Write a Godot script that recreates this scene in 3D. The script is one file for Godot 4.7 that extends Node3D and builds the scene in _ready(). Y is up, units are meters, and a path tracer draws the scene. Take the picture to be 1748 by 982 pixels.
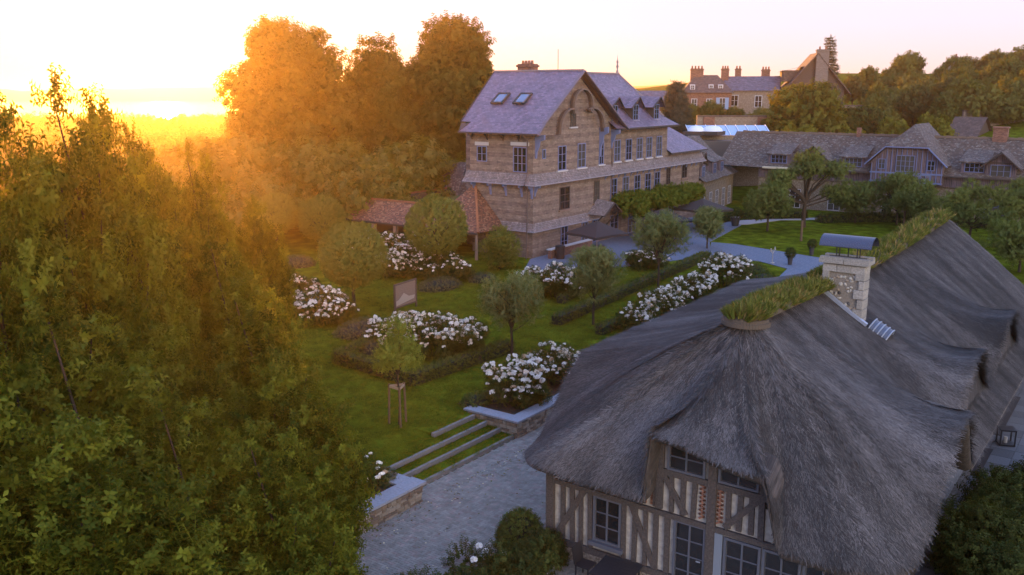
extends Node3D
# A Norman inn at sunset, seen from a low drone. World axes follow the buildings: x runs along the long facade, z towards the lower right.
# "Survey" places (X to the right, D away) are turned into world places once, by a fixed 35.7 degree bearing.

const YAW := 0.62308254
var rng := RandomNumberGenerator.new()
var used := {}
var mats := {}
var texs := {}

class B:
	var v := PackedVector3Array()
	var n := PackedVector3Array()
	var t := PackedVector2Array()
	var c := PackedColorArray()
	var ix := PackedInt32Array()
	var col := Color.WHITE
	func vert(p: Vector3, nn: Vector3, uv: Vector2) -> int:
		v.append(p); n.append(nn); t.append(uv); c.append(col)
		return v.size() - 1
	func tri(a: Vector3, b: Vector3, d: Vector3) -> void:
		var nn := (b - a).cross(d - a).normalized()
		var ux := (b - a).normalized()
		var uy := nn.cross(ux)
		var k := v.size()
		vert(a, nn, Vector2.ZERO); vert(b, nn, Vector2((b - a).dot(ux), (b - a).dot(uy))); vert(d, nn, Vector2((d - a).dot(ux), (d - a).dot(uy)))
		ix.append(k); ix.append(k + 2); ix.append(k + 1)
	func quad(a: Vector3, b: Vector3, d: Vector3, e: Vector3, o := Vector2.ZERO) -> void:
		# counter-clockwise as seen from outside; texture runs in metres from a, along a-b and up
		var nn := (d - a).cross(e - b).normalized()
		var ux := (b - a).normalized()
		var uy := nn.cross(ux)
		var k := v.size()
		for p in [a, b, d, e]:
			vert(p, nn, o + Vector2((p - a).dot(ux), -(p - a).dot(uy)))
		for q in [0, 2, 1, 0, 3, 2]:
			ix.append(k + q)
	func hexa(p: Array) -> void:
		# p: bottom four counter-clockwise from above, then the top four
		quad(p[3], p[2], p[1], p[0]); quad(p[4], p[5], p[6], p[7])
		for q in 4:
			quad(p[q], p[(q + 1) % 4], p[4 + (q + 1) % 4], p[4 + q])
	func box(a: Vector3, b: Vector3) -> void:
		hexa([Vector3(a.x, a.y, b.z), Vector3(b.x, a.y, b.z), Vector3(b.x, a.y, a.z), Vector3(a.x, a.y, a.z), Vector3(a.x, b.y, b.z), Vector3(b.x, b.y, b.z), Vector3(b.x, b.y, a.z), Vector3(a.x, b.y, a.z)])
	func cbox(a: Vector3, b: Vector3, tf: Transform3D) -> void:
		var p := [Vector3(a.x, a.y, b.z), Vector3(b.x, a.y, b.z), Vector3(b.x, a.y, a.z), Vector3(a.x, a.y, a.z), Vector3(a.x, b.y, b.z), Vector3(b.x, b.y, b.z), Vector3(b.x, b.y, a.z), Vector3(a.x, b.y, a.z)]
		for k in 8:
			p[k] = tf * p[k]
		hexa(p)
	func bar(a: Vector3, b: Vector3, w: float, h: float, up := Vector3.UP) -> void:
		var d := (b - a).normalized()
		if absf(d.dot(up)) > 0.98:
			up = Vector3.RIGHT
		var s := d.cross(up).normalized()
		var u := s.cross(d)
		var tf := Transform3D(Basis(s, u, -d), a)
		cbox(Vector3(-w / 2, -h / 2, -(b - a).length()), Vector3(w / 2, h / 2, 0), tf)
	func cyl(a: Vector3, b: Vector3, r0: float, r1: float, seg := 8, caps := true) -> void:
		var d := (b - a).normalized()
		var s := d.cross(Vector3.RIGHT if absf(d.x) < 0.9 else Vector3.UP).normalized()
		var u := d.cross(s)
		var k := v.size()
		var l := (b - a).length()
		for j in seg + 1:
			var w := TAU * j / seg
			var q := s * cos(w) + u * sin(w)
			vert(a + q * r0, q, Vector2(w * r0, 0)); vert(b + q * r1, q, Vector2(w * r0, -l))
		for j in seg:
			var m := k + j * 2
			for q in [0, 1, 2, 2, 1, 3]:
				ix.append(m + q)
		if caps:
			for j in seg:
				var w0 := TAU * j / seg
				var w1 := TAU * (j + 1) / seg
				tri(b, b + (s * cos(w0) + u * sin(w0)) * r1, b + (s * cos(w1) + u * sin(w1)) * r1)
				tri(a, a + (s * cos(w1) + u * sin(w1)) * r0, a + (s * cos(w0) + u * sin(w0)) * r0)
	func lathe(at: Vector3, prof: Array, seg := 12) -> void:
		var k := v.size()
		var m := prof.size()
		for j in seg + 1:
			var w := TAU * j / seg
			for q in m:
				var p: Vector2 = prof[q]
				var e: Vector2 = prof[mini(q + 1, m - 1)] - prof[maxi(q - 1, 0)]
				var nn := Vector3(cos(w) * e.y, -e.x, sin(w) * e.y).normalized()
				vert(at + Vector3(cos(w) * p.x, p.y, sin(w) * p.x), nn, Vector2(w * 0.5, p.y))
		for j in seg:
			for q in m - 1:
				var g := k + j * m + q
				for o in [0, m, 1, 1, m, m + 1]:
					ix.append(g + o)
	func extrude(pts: PackedVector2Array, o: Vector3, ux: Vector3, uy: Vector3, depth: float) -> void:
		# the outline (counter-clockwise along ux, uy) as a slab whose front lies at o and whose back is depth behind
		var nz := ux.cross(uy).normalized()
		var f := Geometry2D.triangulate_polygon(pts)
		for side in 2:
			var k := v.size()
			for p in pts:
				vert(o + ux * p.x + uy * p.y - nz * depth * side, nz * (1.0 - 2.0 * side), Vector2(p.x, -p.y))
			for j in range(0, f.size(), 3):
				var a := pts[f[j]]
				var ccw := (pts[f[j + 1]] - a).cross(pts[f[j + 2]] - a) > 0
				var swap := ccw == (side == 0)
				ix.append(k + f[j]); ix.append(k + f[j + (2 if swap else 1)]); ix.append(k + f[j + (1 if swap else 2)])
		for j in pts.size():
			var a := o + ux * pts[j].x + uy * pts[j].y
			var q := pts[(j + 1) % pts.size()]
			var b := o + ux * q.x + uy * q.y
			quad(b, a, a - nz * depth, b - nz * depth)
	func sheet(w: int, h: int, f: Callable, uv: Callable) -> void:
		# a smooth w by h grid of points f(i, j); normals from neighbours
		var k := v.size()
		var ps := PackedVector3Array()
		ps.resize(w * h)
		for j in h:
			for i in w:
				ps[j * w + i] = f.call(i, j)
		for j in h:
			for i in w:
				var dx := ps[j * w + mini(i + 1, w - 1)] - ps[j * w + maxi(i - 1, 0)]
				var dy := ps[mini(j + 1, h - 1) * w + i] - ps[maxi(j - 1, 0) * w + i]
				var q := dx.cross(dy)
				vert(ps[j * w + i], q.normalized() if q.length() > 1e-9 else Vector3.UP, uv.call(i, j))
		for j in h - 1:
			for i in w - 1:
				var g := k + j * w + i
				for o in [0, w + 1, 1, 0, w, w + 1]:
					ix.append(g + o)
	func add(m: ArrayMesh, tf: Transform3D) -> void:
		var a := m.surface_get_arrays(0)
		var k := v.size()
		for q in a[Mesh.ARRAY_VERTEX].size():
			v.append(tf * a[Mesh.ARRAY_VERTEX][q]); n.append((tf.basis * a[Mesh.ARRAY_NORMAL][q]).normalized()); t.append(a[Mesh.ARRAY_TEX_UV][q]); c.append(col)
		for q in a[Mesh.ARRAY_INDEX]:
			ix.append(k + q)
	func mesh() -> ArrayMesh:
		var a := []
		a.resize(Mesh.ARRAY_MAX)
		a[Mesh.ARRAY_VERTEX] = v; a[Mesh.ARRAY_NORMAL] = n; a[Mesh.ARRAY_TEX_UV] = t; a[Mesh.ARRAY_COLOR] = c; a[Mesh.ARRAY_INDEX] = ix
		var m := ArrayMesh.new()
		m.add_surface_from_arrays(Mesh.PRIMITIVE_TRIANGLES, a)
		return m

func survey(X: float, y: float, D: float) -> Vector3:
	return Vector3(X * sin(YAW) + D * cos(YAW), y, X * cos(YAW) - D * sin(YAW))

func to_survey(x: float, z: float) -> Vector2:
	return Vector2(x * sin(YAW) + z * cos(YAW), x * cos(YAW) - z * sin(YAW))

func numbered(called: String) -> String:
	var k: int = used.get(called, -1) + 1
	used[called] = k
	return called if k == 0 else "%s_%03d" % [called, k]

func tag(o: Node, label: String, category: String, group := "", kind := "") -> Node:
	o.set_meta("label", label)
	if category: o.set_meta("category", category)
	if group: o.set_meta("group", group)
	if kind: o.set_meta("kind", kind)
	return o

func thing(called: String, label: String, category: String, at := Vector3.ZERO, turn := 0.0, group := "") -> Node3D:
	var o := Node3D.new()
	o.name = numbered(called)
	o.position = at
	o.rotation.y = turn
	add_child(o)
	tag(o, label, category, group)
	return o

func part(parent: Node, called: String, m: Mesh, mat: Material, at := Vector3.ZERO, turn := 0.0) -> MeshInstance3D:
	var o := MeshInstance3D.new()
	o.name = called
	o.mesh = m
	o.material_override = mat
	o.position = at
	o.rotation.y = turn
	parent.add_child(o, true)
	return o

func struct(called: String, m: Mesh, mat: Material, label: String) -> MeshInstance3D:
	var o := part(self, numbered(called), m, mat)
	tag(o, label, "", "", "structure")
	return o

func copies(parent: Node, called: String, m: Mesh, mat: Material, places: Array, tints: Array = []) -> MultiMeshInstance3D:
	var mm := MultiMesh.new()
	mm.transform_format = MultiMesh.TRANSFORM_3D
	mm.use_colors = not tints.is_empty()
	mm.mesh = m
	mm.instance_count = places.size()
	for k in places.size():
		mm.set_instance_transform(k, places[k])
	for k in tints.size():
		mm.set_instance_color(k, tints[k])
	var o := MultiMeshInstance3D.new()
	o.name = called
	o.multimesh = mm
	o.material_override = mat
	parent.add_child(o, true)
	return o

func dup(o: Node3D, at: Vector3, turn := 0.0, size := 1.0, label := "", called := "") -> Node3D:
	var r: Node3D = o.duplicate()
	r.name = numbered(called if called else String(o.name).rstrip("0123456789").trim_suffix("_"))
	add_child(r)
	r.position = at
	r.rotation.y = turn
	r.scale = Vector3.ONE * size
	if label: r.set_meta("label", label)
	return r

func lin(r: float, g: float, b: float) -> Color:
	return Color(r, g, b).linear_to_srgb()

func noise_tex(key: String, c0: Color, c1: Color, freq := 0.03, kind := FastNoiseLite.TYPE_SIMPLEX_SMOOTH, size := 256, octaves := 4) -> Texture2D:
	var k := "%s%s%s%s%s" % [key, c0, c1, freq, kind]
	if not texs.has(k):
		var f := FastNoiseLite.new()
		f.seed = hash(key) % 1000
		f.noise_type = kind
		f.frequency = freq
		f.fractal_octaves = octaves
		f.fractal_gain = 0.6
		if kind == FastNoiseLite.TYPE_CELLULAR:
			f.cellular_return_type = FastNoiseLite.RETURN_CELL_VALUE
			f.fractal_type = FastNoiseLite.FRACTAL_NONE
		var im := f.get_seamless_image(size, size)
		var o := Image.create(size, size, false, Image.FORMAT_RGB8)
		for y in size:
			for x in size:
				o.set_pixel(x, y, c0.lerp(c1, im.get_pixel(x, y).r))
		texs[k] = ImageTexture.create_from_image(o)
	return texs[k]

# a rough natural surface: two linear base colours blended by noise, tile metres across, with relief in centimetres
func rough(key: String, a: Color, b: Color, tile := 2.0, bump := 0.0, freq := 0.03, kind := FastNoiseLite.TYPE_SIMPLEX_SMOOTH, roughness := 0.9, world := true) -> StandardMaterial3D:
	if mats.has(key):
		return mats[key]
	var m := StandardMaterial3D.new()
	m.resource_name = key
	m.albedo_texture = noise_tex("col%d" % (hash(key) % 7), a.linear_to_srgb(), b.linear_to_srgb(), freq, kind)
	m.uv1_triplanar = true
	m.uv1_world_triplanar = world
	m.uv1_scale = Vector3.ONE / tile
	m.roughness = roughness
	if roughness > 0.8: m.metallic_specular = 0.2
	m.vertex_color_use_as_albedo = true
	if bump > 0:
		m.heightmap_enabled = true
		m.heightmap_scale = bump
		m.heightmap_texture = noise_tex("relief", Color.BLACK, Color.WHITE, 0.04, FastNoiseLite.TYPE_SIMPLEX, 256, 5)
	mats[key] = m
	return m

func plain(key: String, c: Color, roughness := 0.6, metal := 0.0) -> StandardMaterial3D:
	if not mats.has(key):
		var m := StandardMaterial3D.new()
		m.resource_name = key
		m.albedo_color = c.linear_to_srgb()
		m.roughness = roughness
		m.metallic = metal
		m.vertex_color_use_as_albedo = true
		mats[key] = m
	return mats[key]

func leaf_mat(key: String, c: Color, through := 0.95) -> StandardMaterial3D:
	if not mats.has(key):
		var m := StandardMaterial3D.new()
		m.resource_name = key
		m.albedo_color = c.linear_to_srgb()
		m.roughness = 0.6
		m.metallic_specular = 0.16
		m.vertex_color_use_as_albedo = true
		m.backlight_enabled = true
		m.backlight = Color(through, through * 0.93, through * 0.45)
		mats[key] = m
	return mats[key]

# courses of masonry, slates or tiles: w by h pieces on a picture that spans tile metres; colours are linear
func weather(m: StandardMaterial3D, key: String, c0: float, c1: float, scale: float, freq := 0.025) -> void:
	# large soft stains and fading laid over a surface, in metres
	m.detail_enabled = true
	m.detail_albedo = noise_tex(key, Color(c0, c0, c0), Color(c1, c1, c1), freq, FastNoiseLite.TYPE_SIMPLEX_SMOOTH)
	m.detail_blend_mode = BaseMaterial3D.BLEND_MODE_MUL
	m.detail_uv_layer = BaseMaterial3D.DETAIL_UV_2
	m.uv2_triplanar = true
	m.uv2_world_triplanar = true
	m.uv2_scale = Vector3.ONE / scale

func course_mat(key: String, tones: Array, w: int, h: int, tile: float, joint: Color, joint_px: float, bump: float, banded := 0, roughness := 0.85) -> StandardMaterial3D:
	if mats.has(key):
		return mats[key]
	var r := RandomNumberGenerator.new()
	r.seed = hash(key)
	var S := 256
	var im := Image.create(S, S, false, Image.FORMAT_RGB8)
	var hm := Image.create(S, S, false, Image.FORMAT_L8)
	im.fill(joint.linear_to_srgb()); hm.fill(Color.BLACK)
	var g := FastNoiseLite.new()
	g.frequency = 0.08
	for j in h:
		var y0 := int(round(float(S) * j / h))
		var y1 := int(round(float(S) * (j + 1) / h))
		var off := (float(S) / w) * (0.5 if j % 2 else 0.0) + r.randf_range(-1.5, 1.5)
		for i in w:
			var c: Color = tones[r.randi() % tones.size()]
			if banded > 0:
				c = tones[(j / banded) % 2 * 2 + r.randi() % 2]
			c = c * r.randf_range(0.82, 1.18)
			var tall := r.randf_range(0.6, 1.0)
			var x0 := int(round(off + float(S) * i / w))
			var x1 := int(round(off + float(S) * (i + 1) / w))
			for y in range(y0, int(y1 - joint_px) if joint_px >= 1 else y1):
				for x in range(x0, int(x1 - joint_px) if joint_px >= 1 else x1):
					var px := posmod(x, S)
					var k := 1.0 + 0.22 * g.get_noise_2d(px, y)
					im.set_pixel(px, y, Color(c.r * k, c.g * k, c.b * k).linear_to_srgb())
					var up := float(y - y0) / maxf(1.0, y1 - y0)
					hm.set_pixel(px, y, Color.from_hsv(0, 0, tall * (0.35 + 0.65 * up)))
	var m := StandardMaterial3D.new()
	m.resource_name = key
	m.albedo_texture = ImageTexture.create_from_image(im)
	m.uv1_scale = Vector3.ONE / tile
	m.roughness = roughness
	m.vertex_color_use_as_albedo = true
	if bump > 0:
		m.heightmap_enabled = true
		m.heightmap_scale = bump
		m.heightmap_texture = ImageTexture.create_from_image(hm)
	weather(m, "stain", 0.8, 1.0, 7.0)
	mats[key] = m
	return m

func smooth(a: float, b: float, x: float) -> float:
	return smoothstep(a, b, x)

# height of the land
func land(x: float, z: float) -> float:
	var s := to_survey(x, z)
	var X := s.x
	var D := s.y
	var y := 0.0
	y -= 12.0 * smooth(88, 165, D) * (1.0 - smooth(-8, 14, X - 0.02 * D))
	y -= 14.0 * smooth(420, 760, D) * (1.0 - smooth(0, 120, X))
	var rise := smooth(112, 165, D) * 6.0 + smooth(170, 330, D) * 7.0
	y += rise * smooth(8, 40, X)
	y += 6.0 * smooth(60, 110, X) * smooth(105, 170, D)
	y -= 30.0 * smooth(420, 1400, D) * smooth(0, 120, X)
	var edge := -20.6
	if x > 22.6 and x < 29.6: edge = -23.2
	elif x >= 29.6: edge = -21.3
	y -= 0.62 * smooth(edge - 0.3, edge + 0.3, z) * (1.0 - smooth(60, 70, x) * smooth(2, -4, z))
	return y

func _ready() -> void:
	rng.seed = 20240621
	# camera
	var cam := Camera3D.new()
	cam.name = "camera"
	cam.keep_aspect = Camera3D.KEEP_HEIGHT
	cam.fov = 34.8791
	cam.near = 0.2
	cam.far = 9000
	cam.position = Vector3(0, 13.7, 0)
	add_child(cam)
	cam.look_at_from_position(cam.position, cam.position + survey(0, -0.21689, 1.0))
	cam.current = true
	# sky: a clear evening, white-gold round the low sun, rose along the horizon, blue overhead
	var to_sun := survey(-0.372, 0.078, 1.0).normalized()
	var sky_im := Image.create(512, 256, false, Image.FORMAT_RGBF)
	for j in 256:
		for i in 512:
			var el := PI * (0.5 - (j + 0.5) / 256.0)
			var az := TAU * ((i + 0.5) / 512.0 - 0.5)
			var d := Vector3(sin(az) * cos(el), sin(el), -cos(az) * cos(el))
			var up := clampf(d.y, 0, 1)
			var ang := rad_to_deg(acos(clampf(d.dot(to_sun), -1, 1)))
			var c := Vector3(0.19, 0.28, 0.54).lerp(Vector3(0.31, 0.33, 0.45), exp(-up * 3.2))  # unseen zenith raised to brighten the ground
			c = c.lerp(Vector3(0.305, 0.25, 0.245), exp(-up * 6.0))
			c += Vector3(0.26, 0.195, 0.15) * exp(-pow(ang / 36.0, 1.5))
			c += Vector3(2.2, 1.8, 1.25) * exp(-pow(ang / 17.0, 1.4))
			c += Vector3(4.5, 3.9, 3.1) * exp(-pow(ang / 9.0, 2.0))
			sky_im.set_pixel(i, j, Color(c.x, c.y, c.z))
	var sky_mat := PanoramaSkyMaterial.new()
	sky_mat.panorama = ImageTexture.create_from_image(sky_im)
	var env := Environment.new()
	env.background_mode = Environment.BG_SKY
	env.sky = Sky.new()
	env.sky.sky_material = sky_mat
	env.background_energy_multiplier = 1.0
	env.tonemap_mode = Environment.TONE_MAPPER_LINEAR
	env.tonemap_exposure = 3.4
	env.sdfgi_enabled = true
	env.ssao_enabled = true
	env.ssil_enabled = true
	# the golden evening haze, which throws most of its light forwards
	env.volumetric_fog_enabled = true
	env.volumetric_fog_density = 0.00029
	env.volumetric_fog_albedo = Color(1.0, 0.86, 0.66)
	env.volumetric_fog_anisotropy = 0.8
	var we := WorldEnvironment.new()
	we.name = "environment"
	we.environment = env
	add_child(we)
	var sun := DirectionalLight3D.new()
	sun.name = "sun"
	sun.light_color = Color(1.0, 0.67, 0.29)
	sun.light_energy = 1.6
	sun.light_angular_distance = 0.5
	sun.shadow_enabled = true
	add_child(sun)
	sun.look_at_from_position(Vector3.ZERO, -to_sun)
	build_land()
	build_inn()
	build_pavilion()
	build_wing()
	build_cottage()
	build_terrace()
	build_garden()
	build_court()
	build_far_houses()
	build_trees()

func axis(a: float, b: float, step: float, far: float) -> PackedFloat32Array:
	var out := PackedFloat32Array()
	var left := []
	var p := a
	var s := step
	while p > -far:
		s *= 1.18
		p -= s
		left.push_front(p)
	for q in left: out.append(q)
	p = a
	while p <= b + 0.001:
		out.append(p)
		p += step
	s = step
	while p < far:
		out.append(p)
		s *= 1.18
		p += s
	return out

func build_land() -> void:
	var xs := axis(4, 120, 0.6, 2300)
	var zs := axis(-84, 4, 0.6, 2300)
	var bump_noise := FastNoiseLite.new()
	bump_noise.frequency = 0.05
	var b := B.new()
	b.sheet(xs.size(), zs.size(), func(i: int, j: int): return Vector3(xs[i], land(xs[i], zs[j]) + 0.03 * bump_noise.get_noise_2d(xs[i] * 8, zs[j] * 8), zs[j]), func(i: int, j: int): return Vector2(xs[i], zs[j]))
	var grass := rough("lawn_green", Color(0.10, 0.135, 0.009), Color(0.17, 0.205, 0.016), 3.1, 3.0, 0.05)
	weather(grass, "mown", 0.5, 1.0, 11.0)
	grass.metallic_specular = 0.05
	struct("ground", b.mesh(), grass, "mown green lawn running out into fields")
	# the estuary
	b = B.new()
	b.quad(survey(-2600, -15.2, 420), survey(700, -15.2, 420), survey(900, -15.2, 2500), survey(-2600, -15.2, 2500))
	var sea := rough("water", Color(0.02, 0.03, 0.035), Color(0.03, 0.04, 0.045), 60, 2.0, 0.05, FastNoiseLite.TYPE_SIMPLEX, 0.12)
	struct("water", b.mesh(), sea, "bright estuary water beyond the wooded slope")
	# hills on the far shore
	var hill := rough("far_hill", Color(0.05, 0.07, 0.03), Color(0.09, 0.10, 0.05), 120, 0.0)
	var hn := FastNoiseLite.new()
	hn.frequency = 0.0011
	hn.seed = 5
	b = B.new()
	b.sheet(120, 8, func(i: int, j: int):
		var X: float = -2500.0 + 40.0 * i
		var D: float = 2280.0 + 60.0 * j + 100.0 * hn.get_noise_2d(X, 40)
		var k := sin(PI * minf(1.0, j / 5.0) * 0.5)
		var p := survey(X, -16.0 + k * (28.0 + 22.0 * hn.get_noise_2d(X, 0) + 5.0 * hn.get_noise_2d(X * 7, 9) + 14.0 * smooth(-200, 900, X)), D)
		return p, func(i: int, j: int): return Vector2(i * 40, j * 60))
	struct("hills", b.mesh(), hill, "low hazy hills along the far shore")

# a framed window in a wall: at = middle of its foot on the wall's face, out = the way the wall faces; the frame stands proud, glass behind it
func window(parent: Node, at: Vector3, out: Vector3, w: float, h: float, cols: int, rows: int, frame: Material, split := false, called := "window", bar_w := 0.05, thick := 0.07) -> MeshInstance3D:
	var ux := Vector3.UP.cross(out).normalized()
	var tf := Transform3D(Basis(ux, Vector3.UP, out), at)
	var b := B.new()
	b.cbox(Vector3(-w / 2, 0, 0.012), Vector3(-w / 2 + thick, h, 0.07), tf)
	b.cbox(Vector3(w / 2 - thick, 0, 0.012), Vector3(w / 2, h, 0.07), tf)
	b.cbox(Vector3(-w / 2 + thick, h - thick, 0.012), Vector3(w / 2 - thick, h, 0.067), tf)
	b.cbox(Vector3(-w / 2 + thick, 0, 0.012), Vector3(w / 2 - thick, thick, 0.067), tf)
	var iw := w - 2 * thick
	var ih := h - 2 * thick
	for k in range(1, cols):
		var x := -iw / 2 + iw * k / cols
		b.cbox(Vector3(x - bar_w / 2, thick, 0.014), Vector3(x + bar_w / 2, h - thick, 0.06 if k * 2 == cols else 0.05), tf)
	for k in range(1, rows):
		var y := thick + ih * k / rows
		b.cbox(Vector3(-iw / 2, y - bar_w * 0.35, 0.016), Vector3(iw / 2, y + bar_w * 0.35, 0.045), tf)
	var o := part(parent, called, b.mesh(), frame)
	var glass := mats["glass" if split or hash(at) % 5 > 1 else "curtained_glass"] as Material
	if split:
		var pw := iw / cols - bar_w
		var ph := ih / rows - bar_w * 0.7
		var one := B.new()
		one.cbox(Vector3(-pw / 2, -ph / 2, 0.0), Vector3(pw / 2, ph / 2, 0.006), Transform3D(tf.basis, Vector3.ZERO))
		var m := one.mesh()
		for i in cols:
			for j in rows:
				part(o, "pane", m, glass, tf * Vector3(-iw / 2 + iw * (i + 0.5) / cols, thick + ih * (j + 0.5) / rows, 0.02))
	else:
		var one := B.new()
		one.cbox(Vector3(-iw / 2, thick, 0.004), Vector3(iw / 2, h - thick, 0.02), tf)
		part(o, "pane", one.mesh(), glass)
	return o

func sill(parent: Node, at: Vector3, out: Vector3, w: float, mat: Material) -> void:
	var ux := Vector3.UP.cross(out).normalized()
	var b := B.new()
	b.cbox(Vector3(-w / 2, -0.12, 0.002), Vector3(w / 2, 0, 0.16), Transform3D(Basis(ux, Vector3.UP, out), at))
	part(parent, "sill", b.mesh(), mat)

func bracket(at: Vector3, out: Vector3, h: float, d: float, w: float) -> ArrayMesh:
	# a scrolled timber bracket below an overhang: at = its top against the wall
	var pts := PackedVector2Array([Vector2(0, 0), Vector2(0, -h), Vector2(0.12 * d, -h), Vector2(0.18 * d, -0.72 * h), Vector2(0.4 * d, -0.5 * h), Vector2(0.5 * d, -0.28 * h), Vector2(d, -0.2 * h), Vector2(d, 0)])
	var b := B.new()
	var ux := out
	var side := ux.cross(Vector3.UP)
	b.extrude(pts, at + side * w / 2, ux, Vector3.UP, w)
	return b.mesh()

func common_mats() -> void:
	var glass := plain("glass", Color(0.012, 0.014, 0.018), 0.06)
	glass.metallic_specular = 0.6
	plain("curtained_glass", Color(0.06, 0.058, 0.056), 0.07).metallic_specular = 0.6
	plain("blue_paint", Color(0.11, 0.145, 0.28), 0.5)
	plain("dark_timber", Color(0.05, 0.038, 0.034), 0.8)
	plain("iron", Color(0.02, 0.02, 0.024), 0.5, 0.3)
	plain("pale_sill", Color(0.42, 0.40, 0.40), 0.8)
	plain("lead", Color(0.30, 0.34, 0.42), 0.45, 0.3)
	course_mat("slate", [Color(0.17, 0.125, 0.185), Color(0.21, 0.15, 0.22), Color(0.14, 0.105, 0.16), Color(0.195, 0.138, 0.195)], 14, 22, 4.4, Color(0.06, 0.05, 0.06), 1.0, 3.0, 0, 0.5)
	course_mat("banded_wall", [Color(0.165, 0.116, 0.095), Color(0.20, 0.140, 0.115), Color(0.265, 0.198, 0.155), Color(0.23, 0.17, 0.135)], 16, 42, 5.0, Color(0.17, 0.13, 0.105), 1.0, 1.2, 3)
	course_mat("shingle", [Color(0.25, 0.205, 0.20), Color(0.29, 0.24, 0.23), Color(0.21, 0.175, 0.175)], 26, 30, 4.2, Color(0.08, 0.06, 0.06), 1.0, 3.0)
	course_mat("red_tile", [Color(0.22, 0.085, 0.045), Color(0.28, 0.115, 0.06), Color(0.17, 0.068, 0.04), Color(0.31, 0.155, 0.085), Color(0.14, 0.06, 0.04)], 20, 26, 3.4, Color(0.04, 0.018, 0.012), 1.0, 5.0)
	course_mat("old_tile", [Color(0.115, 0.08, 0.065), Color(0.14, 0.10, 0.08), Color(0.09, 0.066, 0.058), Color(0.155, 0.125, 0.10), Color(0.185, 0.165, 0.145), Color(0.08, 0.06, 0.05), Color(0.125, 0.085, 0.062)], 20, 26, 4.4, Color(0.035, 0.026, 0.022), 1.0, 6.0)

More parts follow.
